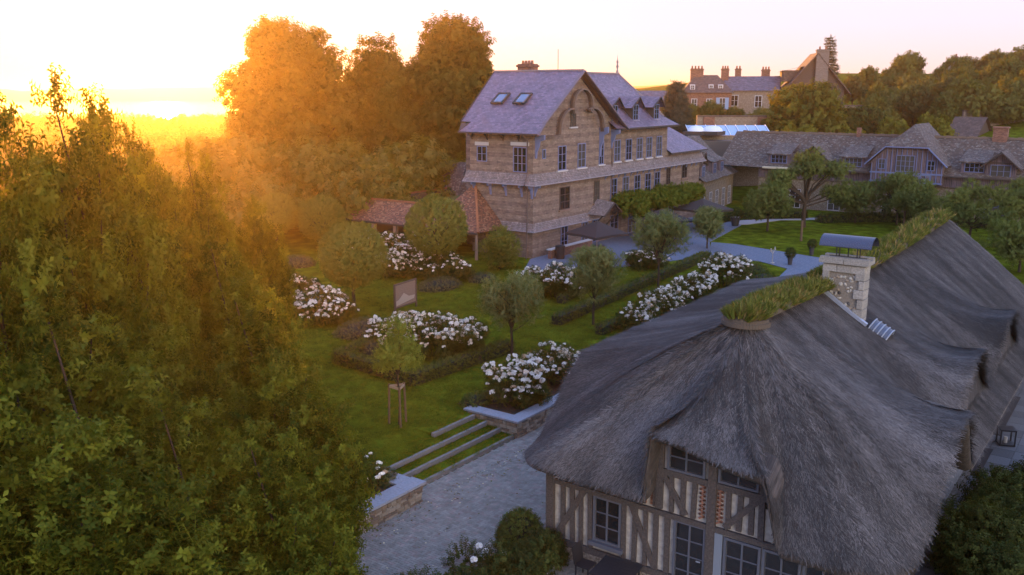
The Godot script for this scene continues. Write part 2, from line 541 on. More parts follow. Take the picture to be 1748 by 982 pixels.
func build_inn() -> void:
	common_mats()
	var inn := thing("inn_house", "tall inn with violet slate roofs, brick and stone banded walls and blue windows", "house")
	var wall: Material = mats["banded_wall"]
	var slate: Material = mats["slate"]
	var blue: Material = mats["blue_paint"]
	var sh: Material = mats["shingle"]
	var dk: Material = mats["dark_timber"]
	var Z := -42.0
	# walls, ground storey set back under the first
	var b := B.new()
	b.box(Vector3(61.5, -0.3, -48.4), Vector3(93.4, 2.4, -42.1))
	part(inn, "wall", b.mesh(), wall)
	b = B.new()
	b.box(Vector3(61.4, 2.4, -48.5), Vector3(93.5, 6.4, Z))
	part(inn, "wall", b.mesh(), wall)
	b = B.new()
	b.box(Vector3(61.4, 6.4, -48.5), Vector3(85.4, 10.3, Z))
	b.box(Vector3(64, 0, -51), Vector3(85.4, 10.3, -48.5))
	b.box(Vector3(85.4, 6.4, -48.5), Vector3(93.5, 7.5, Z))
	part(inn, "wall", b.mesh(), wall)
	# flared shingle skirts between the storeys
	for s in [[61.4, 93.9, 6.12, 6.95, 0.62, -48.9], [61.4, 72.6, 2.28, 2.9, 0.30, -48.7]]:
		b = B.new()
		var x0: float = s[0]
		var x1: float = s[1]
		var y0: float = s[2]
		var y1: float = s[3]
		var d: float = s[4]
		var zb: float = s[5]
		var ym := y0 + (y1 - y0) * 0.35
		var dm := d * 0.45
		b.quad(Vector3(x0 - dm, ym, Z + dm), Vector3(x1, ym, Z + dm), Vector3(x1, y1, Z + 0.01), Vector3(x0, y1, Z + 0.01))
		b.quad(Vector3(x0 - d, y0, Z + d), Vector3(x1, y0, Z + d), Vector3(x1, ym, Z + dm), Vector3(x0 - dm, ym, Z + dm))
		b.quad(Vector3(x0 - dm, ym, zb), Vector3(x0 - dm, ym, Z + dm), Vector3(x0 - 0.01, y1, Z + 0.01), Vector3(x0 - 0.01, y1, zb))
		b.quad(Vector3(x0 - d, y0, zb), Vector3(x0 - d, y0, Z + d), Vector3(x0 - dm, ym, Z + dm), Vector3(x0 - dm, ym, zb))
		b.quad(Vector3(x0 - d, y0, Z + d), Vector3(x0 - d, y0, zb), Vector3(x0, y0, zb), Vector3(x0, y0, Z))
		b.quad(Vector3(x1, y0, Z + d), Vector3(x0 - d, y0, Z + d), Vector3(x0, y0, Z), Vector3(x1, y0, Z))
		part(inn, "shingle_skirt", b.mesh(), sh)
		b = B.new()
		b.box(Vector3(x0 - d - 0.03, y0 - 0.08, Z + d - 0.05), Vector3(x1, y0 - 0.004, Z + d + 0.03))
		b.box(Vector3(x0 - d - 0.03, y0 - 0.08, zb), Vector3(x0 - d + 0.05, y0 - 0.004, Z + d - 0.05))
		part(inn, "skirt_board", b.mesh(), plain("skirt_grey", Color(0.26, 0.24, 0.28), 0.7))
	# brackets under the upper skirt: blue scrolls on the left wall, small corbels along the front
	for z in [-48.0, -46.3, -44.7, -43.1]:
		part(inn, "bracket", bracket(Vector3(61.4, 6.04, z), Vector3.LEFT, 1.0, 0.5, 0.16), blue)
	part(inn, "corner_bracket", bracket(Vector3(61.4, 6.04, -42.1), Vector3.LEFT, 1.1, 0.5, 0.16), blue)
	part(inn, "corner_bracket", bracket(Vector3(61.6, 6.04, Z), Vector3.BACK, 0.9, 0.55, 0.16), blue)
	for k in 17:
		part(inn, "corbel", bracket(Vector3(73.0 + 1.22 * k, 6.04, Z), Vector3.BACK, 0.45, 0.42, 0.10), blue)
	# front block roof: ridge along z, gable towards the court
	b = B.new()
	var R := Vector3(67.9, 15.25, 0)
	for s in [-1.0, 1.0]:
		var xk: float = 67.9 + s * 6.25
		var xe: float = 67.9 + s * 7.45
		var a0 := Vector3(67.9, 15.25, -41.35)
		var a1 := Vector3(67.9, 15.25, -50.7)
		var k0 := Vector3(xk, 11.0, -41.2)
		var k1 := Vector3(xk, 11.0, -49.6)
		var e0 := Vector3(xe, 10.2, -41.0)
		var k2 := Vector3(xk, 11.0, -48.6)
		var e1 := Vector3(xe, 10.2, -49.0)
		if s < 0:
			b.quad(k1, k0, a0, a1); b.quad(e1, e0, k0, k2)
		else:
			b.quad(k0, k1, a1, a0); b.quad(e0, e1, k2, k0)
	part(inn, "roof", b.mesh(), slate)
	b = B.new()
	b.quad(Vector3(60.5, 10.15, -49), Vector3(61.5, 10.9, -49.5), Vector3(61.5, 10.9, -41.3), Vector3(60.5, 10.15, -41.05))
	for e in [[Vector3(60.47, 10.17, -41.0), Vector3(60.47, 10.17, -49.0)], [Vector3(60.47, 10.17, -49.0), Vector3(61.6, 10.98, -48.6)], [Vector3(61.62, 10.98, -49.62), Vector3(67.9, 15.2, -50.72)]]:
		b.bar(e[0], e[1], 0.1, 0.14)
	part(inn, "eaves_board", b.mesh(), dk)
	b = B.new()
	b.box(Vector3(67.78, 15.2, -50.7), Vector3(68.02, 15.34, -41.35))
	part(inn, "ridge", b.mesh(), plain("ridge_lead", Color(0.20, 0.17, 0.18), 0.6))
	# gable wall and its projecting timber gable with a three-lobed arch
	b = B.new()
	b.extrude(PackedVector2Array([Vector2(61.4, 10.3), Vector2(74.4, 10.3), Vector2(73.9, 11.0), Vector2(67.9, 15.0), Vector2(61.9, 11.0)]), Vector3(0, 0, Z), Vector3.RIGHT, Vector3.UP, 0.3)
	part(inn, "gable_wall", b.mesh(), wall)
	var pts := PackedVector2Array([Vector2(60.9, 10.0), Vector2(64.4, 10.0)])
	for k in 9:
		var a := PI - PI * 0.62 * k / 8.0
		pts.append(Vector2(66.35 + 1.85 * cos(a), 10.35 + 1.75 * sin(a)))
	for k in 13:
		var a := PI * 1.12 - PI * 1.24 * k / 12.0
		pts.append(Vector2(68.05 + 1.55 * cos(a), 12.25 + 1.45 * sin(a)))
	for k in 9:
		var a := PI * 0.62 - PI * 0.62 * k / 8.0
		pts.append(Vector2(69.75 + 1.85 * cos(a), 10.35 + 1.75 * sin(a)))
	pts.append_array(PackedVector2Array([Vector2(71.7, 10.0), Vector2(74.7, 10.0), Vector2(74.0, 10.95), Vector2(67.9, 15.0), Vector2(61.8, 10.95)]))
	b = B.new()
	b.extrude(pts, Vector3(0, 0, -41.45), Vector3.RIGHT, Vector3.UP, 0.35)
	part(inn, "arched_gable", b.mesh(), rough("gable_timber", Color(0.085, 0.058, 0.05), Color(0.14, 0.10, 0.085), 1.5, 1.0))
	var arch := B.new()
	for k in range(1, 32):
		var p := pts[k]
		var q := pts[k + 1]
		arch.bar(Vector3(p.x, p.y, -41.40), Vector3(q.x, q.y, -41.40), 0.12, 0.22, Vector3.BACK)
	part(inn, "arch_moulding", arch.mesh(), plain("arch_wood", Color(0.14, 0.105, 0.09), 0.8))
	b = B.new()
	for s in [-1.0, 1.0]:
		b.bar(Vector3(67.9, 15.2, -41.3), Vector3(67.9 + s * 6.2, 11.0, -41.15), 0.1, 0.3, Vector3.BACK)
		b.bar(Vector3(67.9 + s * 6.2, 10.98, -41.15), Vector3(67.9 + s * 7.4, 10.12, -40.98), 0.1, 0.28, Vector3.BACK)
	part(inn, "barge_board", b.mesh(), plain("barge", Color(0.13, 0.10, 0.12), 0.7))
	part(inn, "gable_bracket", bracket(Vector3(61.7, 10.1, Z), Vector3.BACK, 1.9, 0.9, 0.18), blue)
	part(inn, "gable_bracket", bracket(Vector3(71.9, 10.4, Z), Vector3.BACK, 2.6, 0.9, 0.18), blue)
	part(inn, "gable_bracket", bracket(Vector3(74.0, 10.1, Z), Vector3.BACK, 1.7, 0.9, 0.18), blue)
	# long roof with a hip, flared eaves and three dormers
	b = B.new()
	var rz := -46.6
	var ry := 15.2
	b.quad(Vector3(67.9, 11.0, -42.2), Vector3(84.9, 11.0, -42.2), Vector3(83.2, ry, rz), Vector3(67.9, ry, rz))
	b.quad(Vector3(73.4, 10.2, -41.1), Vector3(86.2, 10.2, -41.1), Vector3(84.9, 11.0, -42.2), Vector3(73.4, 11.0, -42.2))
	b.quad(Vector3(84.9, 11.0, -51), Vector3(67.9, 11.0, -51), Vector3(67.9, ry, rz), Vector3(83.2, ry, rz))
	b.tri(Vector3(84.9, 11.0, -42.2), Vector3(84.9, 11.0, -51), Vector3(83.2, ry, rz))
	b.quad(Vector3(86.2, 10.2, -41.1), Vector3(86.2, 10.2, -52), Vector3(84.9, 11.0, -51), Vector3(84.9, 11.0, -42.2))
	part(inn, "roof", b.mesh(), slate)
	b = B.new()
	b.box(Vector3(68.1, ry - 0.06, rz - 0.12), Vector3(83.3, ry + 0.1, rz + 0.12))
	b.bar(Vector3(83.2, ry + 0.02, rz), Vector3(84.9, 11.04, -42.2), 0.2, 0.12)
	part(inn, "ridge", b.mesh(), mats["ridge_lead"])
	b = B.new()
	b.box(Vector3(74.3, 10.06, -41.16), Vector3(86.25, 10.2, -41.04)); b.box(Vector3(74.3, 10.0, -42.0), Vector3(86.1, 10.12, -41.16))
	b.box(Vector3(86.13, 10.06, -51), Vector3(86.25, 10.2, -41.16))
	part(inn, "eaves_board", b.mesh(), dk)
	b = B.new()
	b.lathe(Vector3(83.0, ry, rz), [Vector2(0.16, 0), Vector2(0.12, 0.3), Vector2(0.05, 0.45), Vector2(0.15, 0.7), Vector2(0.06, 0.95), Vector2(0.13, 1.15), Vector2(0.04, 1.35), Vector2(0.0, 1.95)], 8)
	part(inn, "finial", b.mesh(), mats["ridge_lead"])
	for x in [74.6, 78.6, 82.9]:
		var zf := -42.05
		b = B.new()
		var yk := 12.75
		var rg0 := Vector3(x, yk + 0.25, zf + 0.4)
		var rg1 := Vector3(x, yk + 0.25, -44.9)
		for s in [-1.0, 1.0]:
			var l0 := Vector3(x + s * 1.25, 11.95, zf + 0.3)
			var l1 := Vector3(x + s * 1.25, 11.95, -43.6)
			if s < 0: b.quad(l1, l0, rg0, rg1)
			else: b.quad(l0, l1, rg1, rg0)
		var dm := part(inn, "dormer", b.mesh(), slate)
		b = B.new()
		for s in [-1.0, 1.0]:
			b.bar(rg0 + Vector3(0, -0.05, 0.02), Vector3(x + s * 1.28, 11.9, zf + 0.32), 0.06, 0.16, Vector3.BACK)
		b.extrude(PackedVector2Array([Vector2(-0.62, 0), Vector2(0.62, 0), Vector2(0.62, 1.5), Vector2(0, 2.1), Vector2(-0.62, 1.5)]), Vector3(x, 10.72, zf), Vector3.RIGHT, Vector3.UP, 2.2)
		part(dm, "dormer_front", b.mesh(), dk)
		window(inn, Vector3(x, 10.8, zf), Vector3.BACK, 1.0, 1.45, 2, 3, blue)
		sill(inn, Vector3(x, 10.8, zf), Vector3.BACK, 1.2, mats["pale_sill"])
	# small skylights on the left slope
	var up := Vector3(6.25, 4.25, 0).normalized()
	var on := Vector3(-4.25, 6.25, 0).normalized()
	for z in [-47.35, -45.05]:
		var o := Vector3(64.25, 12.87, z)
		var tf := Transform3D(Basis(Vector3.BACK, up, Vector3.BACK.cross(up)), o + Vector3(0, 0.0, 0))
		if tf.basis.z.dot(on) < 0: tf.basis.z = -tf.basis.z
		b = B.new()
		b.cbox(Vector3(-0.62, -0.75, 0.0), Vector3(0.62, -0.6, 0.16), tf); b.cbox(Vector3(-0.62, 0.6, 0.0), Vector3(0.62, 0.75, 0.16), tf)
		b.cbox(Vector3(-0.62, -0.6, 0.0), Vector3(-0.47, 0.6, 0.16), tf); b.cbox(Vector3(0.47, -0.6, 0.0), Vector3(0.62, 0.6, 0.16), tf)
		var f := part(inn, "skylight", b.mesh(), dk)
		b = B.new()
		b.cbox(Vector3(-0.47, -0.6, 0.02), Vector3(0.47, 0.6, 0.11), tf)
		part(f, "pane", b.mesh(), plain("sky_glass", Color(0.16, 0.22, 0.30), 0.05, 0.6))
	# low slate roof at the far end
	b = B.new()
	b.quad(Vector3(85.43, 7.35, -41.45), Vector3(94.2, 7.35, -41.45), Vector3(94.0, 7.75, -42.1), Vector3(85.43, 7.75, -42.1))
	b.quad(Vector3(85.43, 7.75, -42.1), Vector3(94.0, 7.75, -42.1), Vector3(91.4, 9.9, -45.2), Vector3(85.43, 9.9, -45.2))
	b.quad(Vector3(94.0, 7.75, -42.1), Vector3(94.0, 7.75, -48.4), Vector3(91.4, 9.9, -45.2), Vector3(91.4, 9.9, -45.2))
	b.quad(Vector3(94.0, 7.75, -48.4), Vector3(85.43, 7.75, -48.4), Vector3(85.43, 9.9, -45.2), Vector3(91.4, 9.9, -45.2))
	part(inn, "roof", b.mesh(), slate)
	b = B.new()
	b.box(Vector3(85.4, 7.2, -41.5), Vector3(94.2, 7.33, -41.4))
	part(inn, "eaves_board", b.mesh(), dk)
	# windows of the front
	for w in [[65.65, 6.98, 1.25, 2.05], [68.8, 7.0, 1.3, 2.1], [72.2, 7.05, 0.8, 2.1]]:
		window(inn, Vector3(w[0], w[1], Z), Vector3.BACK, w[2], w[3], 2, 3, blue)
		sill(inn, Vector3(w[0], w[1], Z), Vector3.BACK, w[2] + 0.35, mats["pale_sill"])
	for x in [75.1, 77.3, 79.45, 81.45, 83.6]:
		window(inn, Vector3(x, 7.12, Z), Vector3.BACK, 1.15, 2.0, 2, 3, blue)
		sill(inn, Vector3(x, 7.12, Z), Vector3.BACK, 1.4, mats["pale_sill"])
	window(inn, Vector3(67.35, 10.55, Z), Vector3.BACK, 0.85, 1.35, 2, 3, dk)
	sill(inn, Vector3(67.35, 10.55, Z), Vector3.BACK, 1.2, mats["pale_sill"])
	window(inn, Vector3(62.9, 8.1, Z), Vector3.BACK, 0.5, 0.8, 1, 1, blue)
	for w in [[66.15, 3.6, 1.6, 1.95], [71.5, 3.6, 0.95, 2.05], [74.6, 3.6, 1.2, 2.0], [76.9, 3.6, 1.2, 2.0], [79.2, 3.6, 1.2, 2.0], [81.4, 3.6, 1.2, 2.0], [83.4, 3.6, 1.2, 2.0], [85.9, 4.1, 0.9, 1.7], [89.7, 4.5, 1.2, 2.0]]:
		window(inn, Vector3(w[0], w[1], Z), Vector3.BACK, w[2], w[3], 2, 3, dk if w[0] < 73 or w[0] > 85 else blue)
		sill(inn, Vector3(w[0], w[1], Z), Vector3.BACK, w[2] + 0.3, plain("brown_sill", Color(0.20, 0.13, 0.10), 0.8))
	for w in [[66.3, 0.15, 1.1, 2.0], [69.7, 0.05, 1.1, 2.05], [71.6, 0.05, 1.1, 2.05], [75, 0.05, 1.5, 2.1], [78.5, 0.05, 1.5, 2.1], [82, 0.05, 1.5, 2.1], [87, 0.05, 1.2, 2.1]]:
		window(inn, Vector3(w[0], w[1], -42.1), Vector3.BACK, w[2], w[3], 2, 3, blue, false, "glazed_door")
	# windows of the left wall
	window(inn, Vector3(61.4, 7.75, -47.2), Vector3.LEFT, 1.05, 1.3, 2, 2, blue)
	window(inn, Vector3(61.4, 7.05, -43.3), Vector3.LEFT, 1.35, 2.05, 3, 3, blue)
	for z in [-48.2, -46.6, -45.0, -43.4]:
		part(inn, "eaves_bracket", bracket(Vector3(61.4, 10.1, z), Vector3.LEFT, 0.55, 0.6, 0.12), dk)
	for w in [[-47.2, 9.1, 1.4], [-43.3, 9.2, 1.8]]:
		b = B.new()
		b.box(Vector3(61.3, w[1], w[0] - w[2] / 2), Vector3(61.39, w[1] + 0.28, w[0] + w[2] / 2))
		part(inn, "lintel", b.mesh(), plain("pale_sill", Color.WHITE))
	# downpipe round the corner, from the eaves to the ground
	b = B.new()
	b.bar(Vector3(60.6, 10.1, -42.6), Vector3(61.15, 9.7, -42.45), 0.1, 0.1)
	b.cyl(Vector3(61.2, 9.7, -42.45), Vector3(61.2, 6.95, -42.45), 0.06, 0.06, 6)
	b.cyl(Vector3(61.2, 6.95, -42.45), Vector3(60.7, 6.1, -42.4), 0.06, 0.06, 6)
	b.cyl(Vector3(60.7, 6.1, -42.4), Vector3(61.22, 5.6, -42.4), 0.06, 0.06, 6)
	b.cyl(Vector3(61.22, 5.6, -42.4), Vector3(61.0, 0.0, -42.4), 0.06, 0.06, 6)
	part(inn, "downpipe", b.mesh(), plain("pipe", Color(0.09, 0.065, 0.06), 0.5, 0.2))
	b = B.new()
	b.cyl(Vector3(74.1, 9.9, -41.9), Vector3(74.1, 2.4, -41.9), 0.06, 0.06, 6)
	part(inn, "downpipe", b.mesh(), mats["pipe"])
	# porch roof over the door, and a chimney and mast behind the ridge
	b = B.new()
	b.quad(Vector3(70.0, 2.75, -40.3), Vector3(70.0, 2.75, -42), Vector3(71.6, 4.0, -42), Vector3(71.6, 3.8, -40.2))
	b.quad(Vector3(73.2, 2.75, -42), Vector3(73.2, 2.75, -40.3), Vector3(71.6, 3.8, -40.2), Vector3(71.6, 4.0, -42))
	var porch := part(inn, "porch_roof", b.mesh(), sh)
	b = B.new()
	for s in [-1.0, 1.0]:
		b.bar(Vector3(71.6, 3.72, -40.18), Vector3(71.6 + s * 1.65, 2.66, -40.27), 0.08, 0.2, Vector3.BACK)
		b.bar(Vector3(71.6 + s * 1.3, 1.2, -42.0), Vector3(71.6 + s * 1.3, 2.75, -40.5), 0.12, 0.12)
	part(porch, "porch_timber", b.mesh(), dk)
	b = B.new()
	b.box(Vector3(68.9, 11, -48.9), Vector3(70.1, 15.9, -47.5)); b.box(Vector3(68.8, 15.62, -49.0), Vector3(70.2, 15.8, -47.4))
	part(inn, "chimney", b.mesh(), course_mat("brick", [Color(0.20, 0.085, 0.055), Color(0.25, 0.11, 0.07), Color(0.16, 0.07, 0.05)], 10, 24, 2.4, Color(0.25, 0.21, 0.18), 1.0, 1.0))
	for k in 4:
		var bb := B.new()
		bb.cyl(Vector3(69.5, 15.9, -48.7 + 0.33 * k), Vector3(69.5, 16.2, -48.7 + 0.33 * k), 0.14, 0.11, 8)
		part(inn, "chimney_pot", bb.mesh(), plain("pot_clay", Color(0.24, 0.10, 0.06), 0.8))
	b = B.new()
	b.cyl(Vector3(79.6, 11, -51.5), Vector3(79.6, 17.6, -51.5), 0.05, 0.03, 5)
	part(inn, "mast", b.mesh(), mats["iron"])

func build_pavilion() -> void:
	var g := thing("garden_gallery", "low open gallery with orange clay tile roofs joined to the left wall of the inn", "pavilion")
	var tile: Material = mats["red_tile"]
	var b := B.new()
	var y0 := 2.3
	var y1 := 3.95
	b.quad(Vector3(57.8, y0, -60.3), Vector3(57.8, y0, -50.4), Vector3(59.9, y1, -50.4), Vector3(59.9, y1, -58.9))
	b.quad(Vector3(75, y0, -60.6), Vector3(57.8, y0, -60.3), Vector3(59.9, y1, -58.9), Vector3(75, y1, -58.9))
	part(g, "roof", b.mesh(), tile)
	b = B.new()
	b.quad(Vector3(57.7, y0, -50.8), Vector3(57.9, y0, -45.0), Vector3(61.38, 5.65, -47.9), Vector3(61.38, 5.65, -48.3))
	b.quad(Vector3(57.9, y0, -45.0), Vector3(61.38, y0, -44.8), Vector3(61.38, 5.65, -47.9), Vector3(61.38, 5.65, -47.9))
	b.quad(Vector3(61.38, 3.4, -50.9), Vector3(57.7, y0, -50.8), Vector3(61.38, 5.65, -48.3), Vector3(61.38, 5.65, -48.3))
	part(g, "corner_roof", b.mesh(), tile)
	b = B.new()
	var ridge := func(p: Vector3, q: Vector3) -> void:
		var n := int((q - p).length() / 0.38)
		for k in n:
			b.bar(p.lerp(q, float(k) / n), p.lerp(q, (k + 0.94) / n), 0.2, 0.13)
	ridge.call(Vector3(59.9, y1 + 0.04, -50.4), Vector3(59.9, y1 + 0.04, -58.9))
	ridge.call(Vector3(59.9, y1 + 0.04, -58.9), Vector3(75, y1 + 0.04, -58.9))
	ridge.call(Vector3(57.9, y0 + 0.04, -45.0), Vector3(61.3, 5.65, -47.85))
	part(g, "ridge_tiles", b.mesh(), rough("ridge_clay", Color(0.20, 0.08, 0.045), Color(0.30, 0.13, 0.07), 0.5, 1.0)).set_meta("kind", "stuff")
	b = B.new()
	b.box(Vector3(60.1, 3.0, -58.6), Vector3(74.5, 3.35, -50.4))
	part(g, "green_roof", b.mesh(), rough("sedum", Color(0.055, 0.075, 0.02), Color(0.11, 0.13, 0.04), 0.9, 4.0))
	b = B.new()
	b.box(Vector3(60.0, 3.35, -58.88), Vector3(75, 3.9, -58.6))
	b.box(Vector3(59.75, 0, -58.6), Vector3(59.98, 3.8, -50.3))
	part(g, "parapet", b.mesh(), mats["dark_timber"])
	for z in [-59.6, -57.0, -54.4, -52.2]:
		b = B.new()
		b.box(Vector3(58.15, -0.1, z - 0.16), Vector3(58.47, 2.3, z + 0.16))
		part(g, "post", b.mesh(), plain("post_wood", Color(0.26, 0.18, 0.13), 0.8))
	for e in [[58.2, -45.4], [60.9, -45.2], [58.1, -50.3]]:
		b = B.new()
		b.cyl(Vector3(e[0], 0, e[1]), Vector3(e[0], 2.35, e[1]), 0.13, 0.11, 8)
		part(g, "post", b.mesh(), mats["post_wood"])
	b = B.new()
	b.box(Vector3(58.0, -0.1, -58.9), Vector3(58.4, 0.55, -51))
	part(g, "low_wall", b.mesh(), mats["brick"])
	b = B.new()
	b.box(Vector3(57.85, 2.12, -60.2), Vector3(57.97, 2.28, -45.1))
	part(g, "eaves_board", b.mesh(), mats["dark_timber"])
	# the dark shed roof seen behind the gallery
	var s := thing("dark_shed", "dark brown shed roof between the big trees and the left wall of the inn", "shed")
	b = B.new()
	b.quad(Vector3(69.5, 2.2, -67), Vector3(69.5, 2.2, -57), Vector3(73.5, 6.4, -58.5), Vector3(73.5, 6.4, -66))
	b.quad(Vector3(69.5, 2.2, -57), Vector3(77.5, 2.2, -57), Vector3(73.5, 6.4, -58.5), Vector3(73.5, 6.4, -58.5))
	part(s, "roof", b.mesh(), mats["old_tile"])
	b = B.new()
	b.box(Vector3(70.2, -1, -66), Vector3(77, 2.5, -57.6))
	part(s, "wall", b.mesh(), mats["dark_timber"])

func build_wing() -> void:
	var tile: Material = mats["old_tile"]
	var blue: Material = mats["blue_paint"]
	var dk: Material = mats["dark_timber"]
	var clad := course_mat("plum_boards", [Color(0.12, 0.085, 0.11), Color(0.145, 0.105, 0.135), Color(0.09, 0.07, 0.095)], 14, 1, 2.4, Color(0.22, 0.16, 0.15), 5.0, 1.5)
	var stone := rough("rubble_stone", Color(0.14, 0.105, 0.075), Color(0.30, 0.25, 0.19), 1.2, 2.0, 0.07, FastNoiseLite.TYPE_CELLULAR)
	var w := thing("long_tiled_wing", "long low wing with mossy brown tile roof and a jettied blue gable", "building")
	var wob := FastNoiseLite.new()
	wob.frequency = 0.06
	# main range
	var b := B.new()
	b.sheet(70, 8, func(i: int, j: int):
		var z: float = -2.0 - 43.0 * i / 69.0
		var t: float = j / 7.0
		return Vector3(lerpf(105.3, 111.0, t), lerpf(4.75, 8.5, t) - 0.18 * sin(PI * t) + 0.13 * wob.get_noise_2d(z * 3, t * 20), z), func(i: int, j: int): return Vector2(43.0 * i / 69.0, -0.98 * j))
	b.quad(Vector3(116.5, 4.75, -45), Vector3(116.5, 4.75, -2), Vector3(111, 8.45, -2), Vector3(111, 8.45, -45))
	part(w, "roof", b.mesh(), tile)
	b = B.new()
	for k in 108:
		b.box(Vector3(110.86, 8.42, -2.4 - 0.39 * k), Vector3(111.14, 8.62 + 0.03 * (k % 3), -2.02 - 0.39 * k))
	part(w, "ridge_tiles", b.mesh(), rough("ridge_old", Color(0.11, 0.08, 0.065), Color(0.20, 0.16, 0.13), 0.7, 1.0)).set_meta("kind", "stuff")
	b = B.new()
	b.box(Vector3(106.2, 0, -40.0), Vector3(116, 3.5, -2.5))
	part(w, "wall", b.mesh(), stone)
	b = B.new()
	b.box(Vector3(105.95, 3.5, -40.0), Vector3(116, 4.9, -2.5))
	part(w, "boarding", b.mesh(), clad)
	b = B.new()
	b.box(Vector3(104.9, 4.62, -39.2), Vector3(105.9, 4.82, -31.4))
	part(w, "awning", b.mesh(), plain("cream_canvas", Color(0.46, 0.40, 0.29), 0.8))
	b = B.new()
	b.box(Vector3(105.2, 4.6, -31.2), Vector3(105.3, 4.76, -2.2))
	part(w, "eaves_board", b.mesh(), dk)
	for e in [[-35.5, 1.3, 2.2], [-31.0, 1.4, 2.3], [-28.6, 1.5, 1.2], [-25.2, 1.2, 2.2], [-21.4, 1.5, 2.2], [-17.5, 1.3, 2.1], [-14.2, 2.6, 2.4], [-10.5, 1.3, 2.1]]:
		if e[2] > 2.0:
			window(w, Vector3(106.2, 0.1, e[0]), Vector3.LEFT, e[1], e[2], 2, 3, plain("pale_door", Color(0.40, 0.38, 0.40), 0.7) if e[0] < -24 else blue, false, "door")
		else:
			window(w, Vector3(106.2, 1.6, e[0]), Vector3.LEFT, e[1], e[2], 3, 2, blue)
	# low dormers under a raised strip of roof, and two gabled ones
	for z in [-37.6, -29.1, -16.8, -9.0]:
		b = B.new()
		b.quad(Vector3(105.6, 6.3, z - 1.5), Vector3(105.6, 6.3, z + 1.5), Vector3(109.0, 7.4, z + 1.3), Vector3(109.0, 7.4, z - 1.3))
		b.quad(Vector3(105.6, 6.18, z - 1.5), Vector3(105.6, 6.18, z + 1.5), Vector3(105.6, 6.3, z + 1.5), Vector3(105.6, 6.3, z - 1.5))
		var d := part(w, "dormer", b.mesh(), tile)
		b = B.new()
		b.box(Vector3(105.95, 5.1, z - 1.3), Vector3(108.6, 6.28, z + 1.3))
		part(d, "dormer_wall", b.mesh(), clad)
		window(w, Vector3(105.94, 5.2, z), Vector3.LEFT, 1.9, 0.98, 4, 2, blue)
	for z in [-33.4, -14.3]:
		b = B.new()
		for s in [-1.0, 1.0]:
			var l0 := Vector3(105.0, 5.75, z + s * 2.0)
			var l1 := Vector3(106.9, 5.75, z + s * 2.0)
			var r0 := Vector3(105.0, 7.5, z)
			var r1 := Vector3(109.4, 7.5, z)
			if s < 0: b.quad(l1, l0, r0, r1)
			else: b.quad(l0, l1, r1, r0)
		var d := part(w, "gabled_dormer", b.mesh(), tile)
		b = B.new()
		b.extrude(PackedVector2Array([Vector2(-1.4, 4.7), Vector2(1.4, 4.7), Vector2(1.4, 6.0), Vector2(0, 7.25), Vector2(-1.4, 6.0)]), Vector3(105.7, 0, z), Vector3.BACK, Vector3.UP, 2.5)
		part(d, "dormer_front", b.mesh(), clad)
		b = B.new()
		for s in [-1.0, 1.0]:
			b.bar(Vector3(104.98, 7.42, z), Vector3(104.98, 5.62, z + s * 2.05), 0.1, 0.26, Vector3.LEFT)
		b.bar(Vector3(105.6, 6.3, z - 1.3), Vector3(105.6, 6.3, z + 1.3), 0.12, 0.12, Vector3.LEFT)
		part(d, "barge_board", b.mesh(), dk)
		window(w, Vector3(105.68, 4.8, z), Vector3.LEFT, 1.9, 1.3, 3, 2, blue)
	# the jettied gable with a half hip and a balcony
	var zc := -23.3
	b = B.new()
	b.extrude(PackedVector2Array([Vector2(-3.65, 3.75), Vector2(3.65, 3.75), Vector2(3.65, 6.0), Vector2(2.0, 7.65), Vector2(-2.0, 7.65), Vector2(-3.65, 6.0)]), Vector3(105.0, 0, zc), Vector3.BACK, Vector3.UP, 3.0)
	var gab := part(w, "gable_wall", b.mesh(), clad)
	b = B.new()
	b.quad(Vector3(110, 5.75, zc - 4.15), Vector3(104.4, 5.75, zc - 4.15), Vector3(104.5, 7.75, zc - 2.15), Vector3(107.4, 9.95, zc))
	b.quad(Vector3(114, 5.75, zc - 4.15), Vector3(110, 5.75, zc - 4.15), Vector3(107.4, 9.95, zc), Vector3(114, 9.95, zc))
	b.quad(Vector3(104.4, 5.75, zc + 4.15), Vector3(110, 5.75, zc + 4.15), Vector3(107.4, 9.95, zc), Vector3(104.5, 7.75, zc + 2.15))
	b.quad(Vector3(110, 5.75, zc + 4.15), Vector3(114, 5.75, zc + 4.15), Vector3(114, 9.95, zc), Vector3(107.4, 9.95, zc))
	b.quad(Vector3(104.4, 7.68, zc - 2.25), Vector3(104.4, 7.68, zc + 2.25), Vector3(107.4, 9.95, zc), Vector3(107.4, 9.95, zc))
	part(w, "gable_roof", b.mesh(), tile)
	b = B.new()
	for s in [-1.0, 1.0]:
		b.bar(Vector3(104.42, 7.66, zc + s * 2.1), Vector3(104.36, 5.66, zc + s * 4.2), 0.1, 0.24, Vector3.LEFT)
	b.bar(Vector3(104.38, 7.62, zc - 2.2), Vector3(104.38, 7.62, zc + 2.2), 0.1, 0.2, Vector3.LEFT)
	for k in 15:
		b.box(Vector3(104.94, 3.75, zc - 3.6 + 0.51 * k), Vector3(104.99, 7.4 - maxf(0, absf(-3.6 + 0.51 * k) - 2.0), zc - 3.52 + 0.51 * k))
	for y in [3.8, 4.75]:
		b.box(Vector3(104.9, y, zc - 3.7), Vector3(104.985, y + 0.16, zc + 3.7))
	part(gab, "timber_frame", b.mesh(), blue)
	window(w, Vector3(104.92, 5.0, zc - 0.1), Vector3.LEFT, 1.9, 1.75, 4, 3, blue)
	for s in [-1.0, 1.0]:
		window(w, Vector3(104.92, 5.2, zc + s * 2.5), Vector3.LEFT, 0.75, 1.1, 2, 2, blue)
	b = B.new()
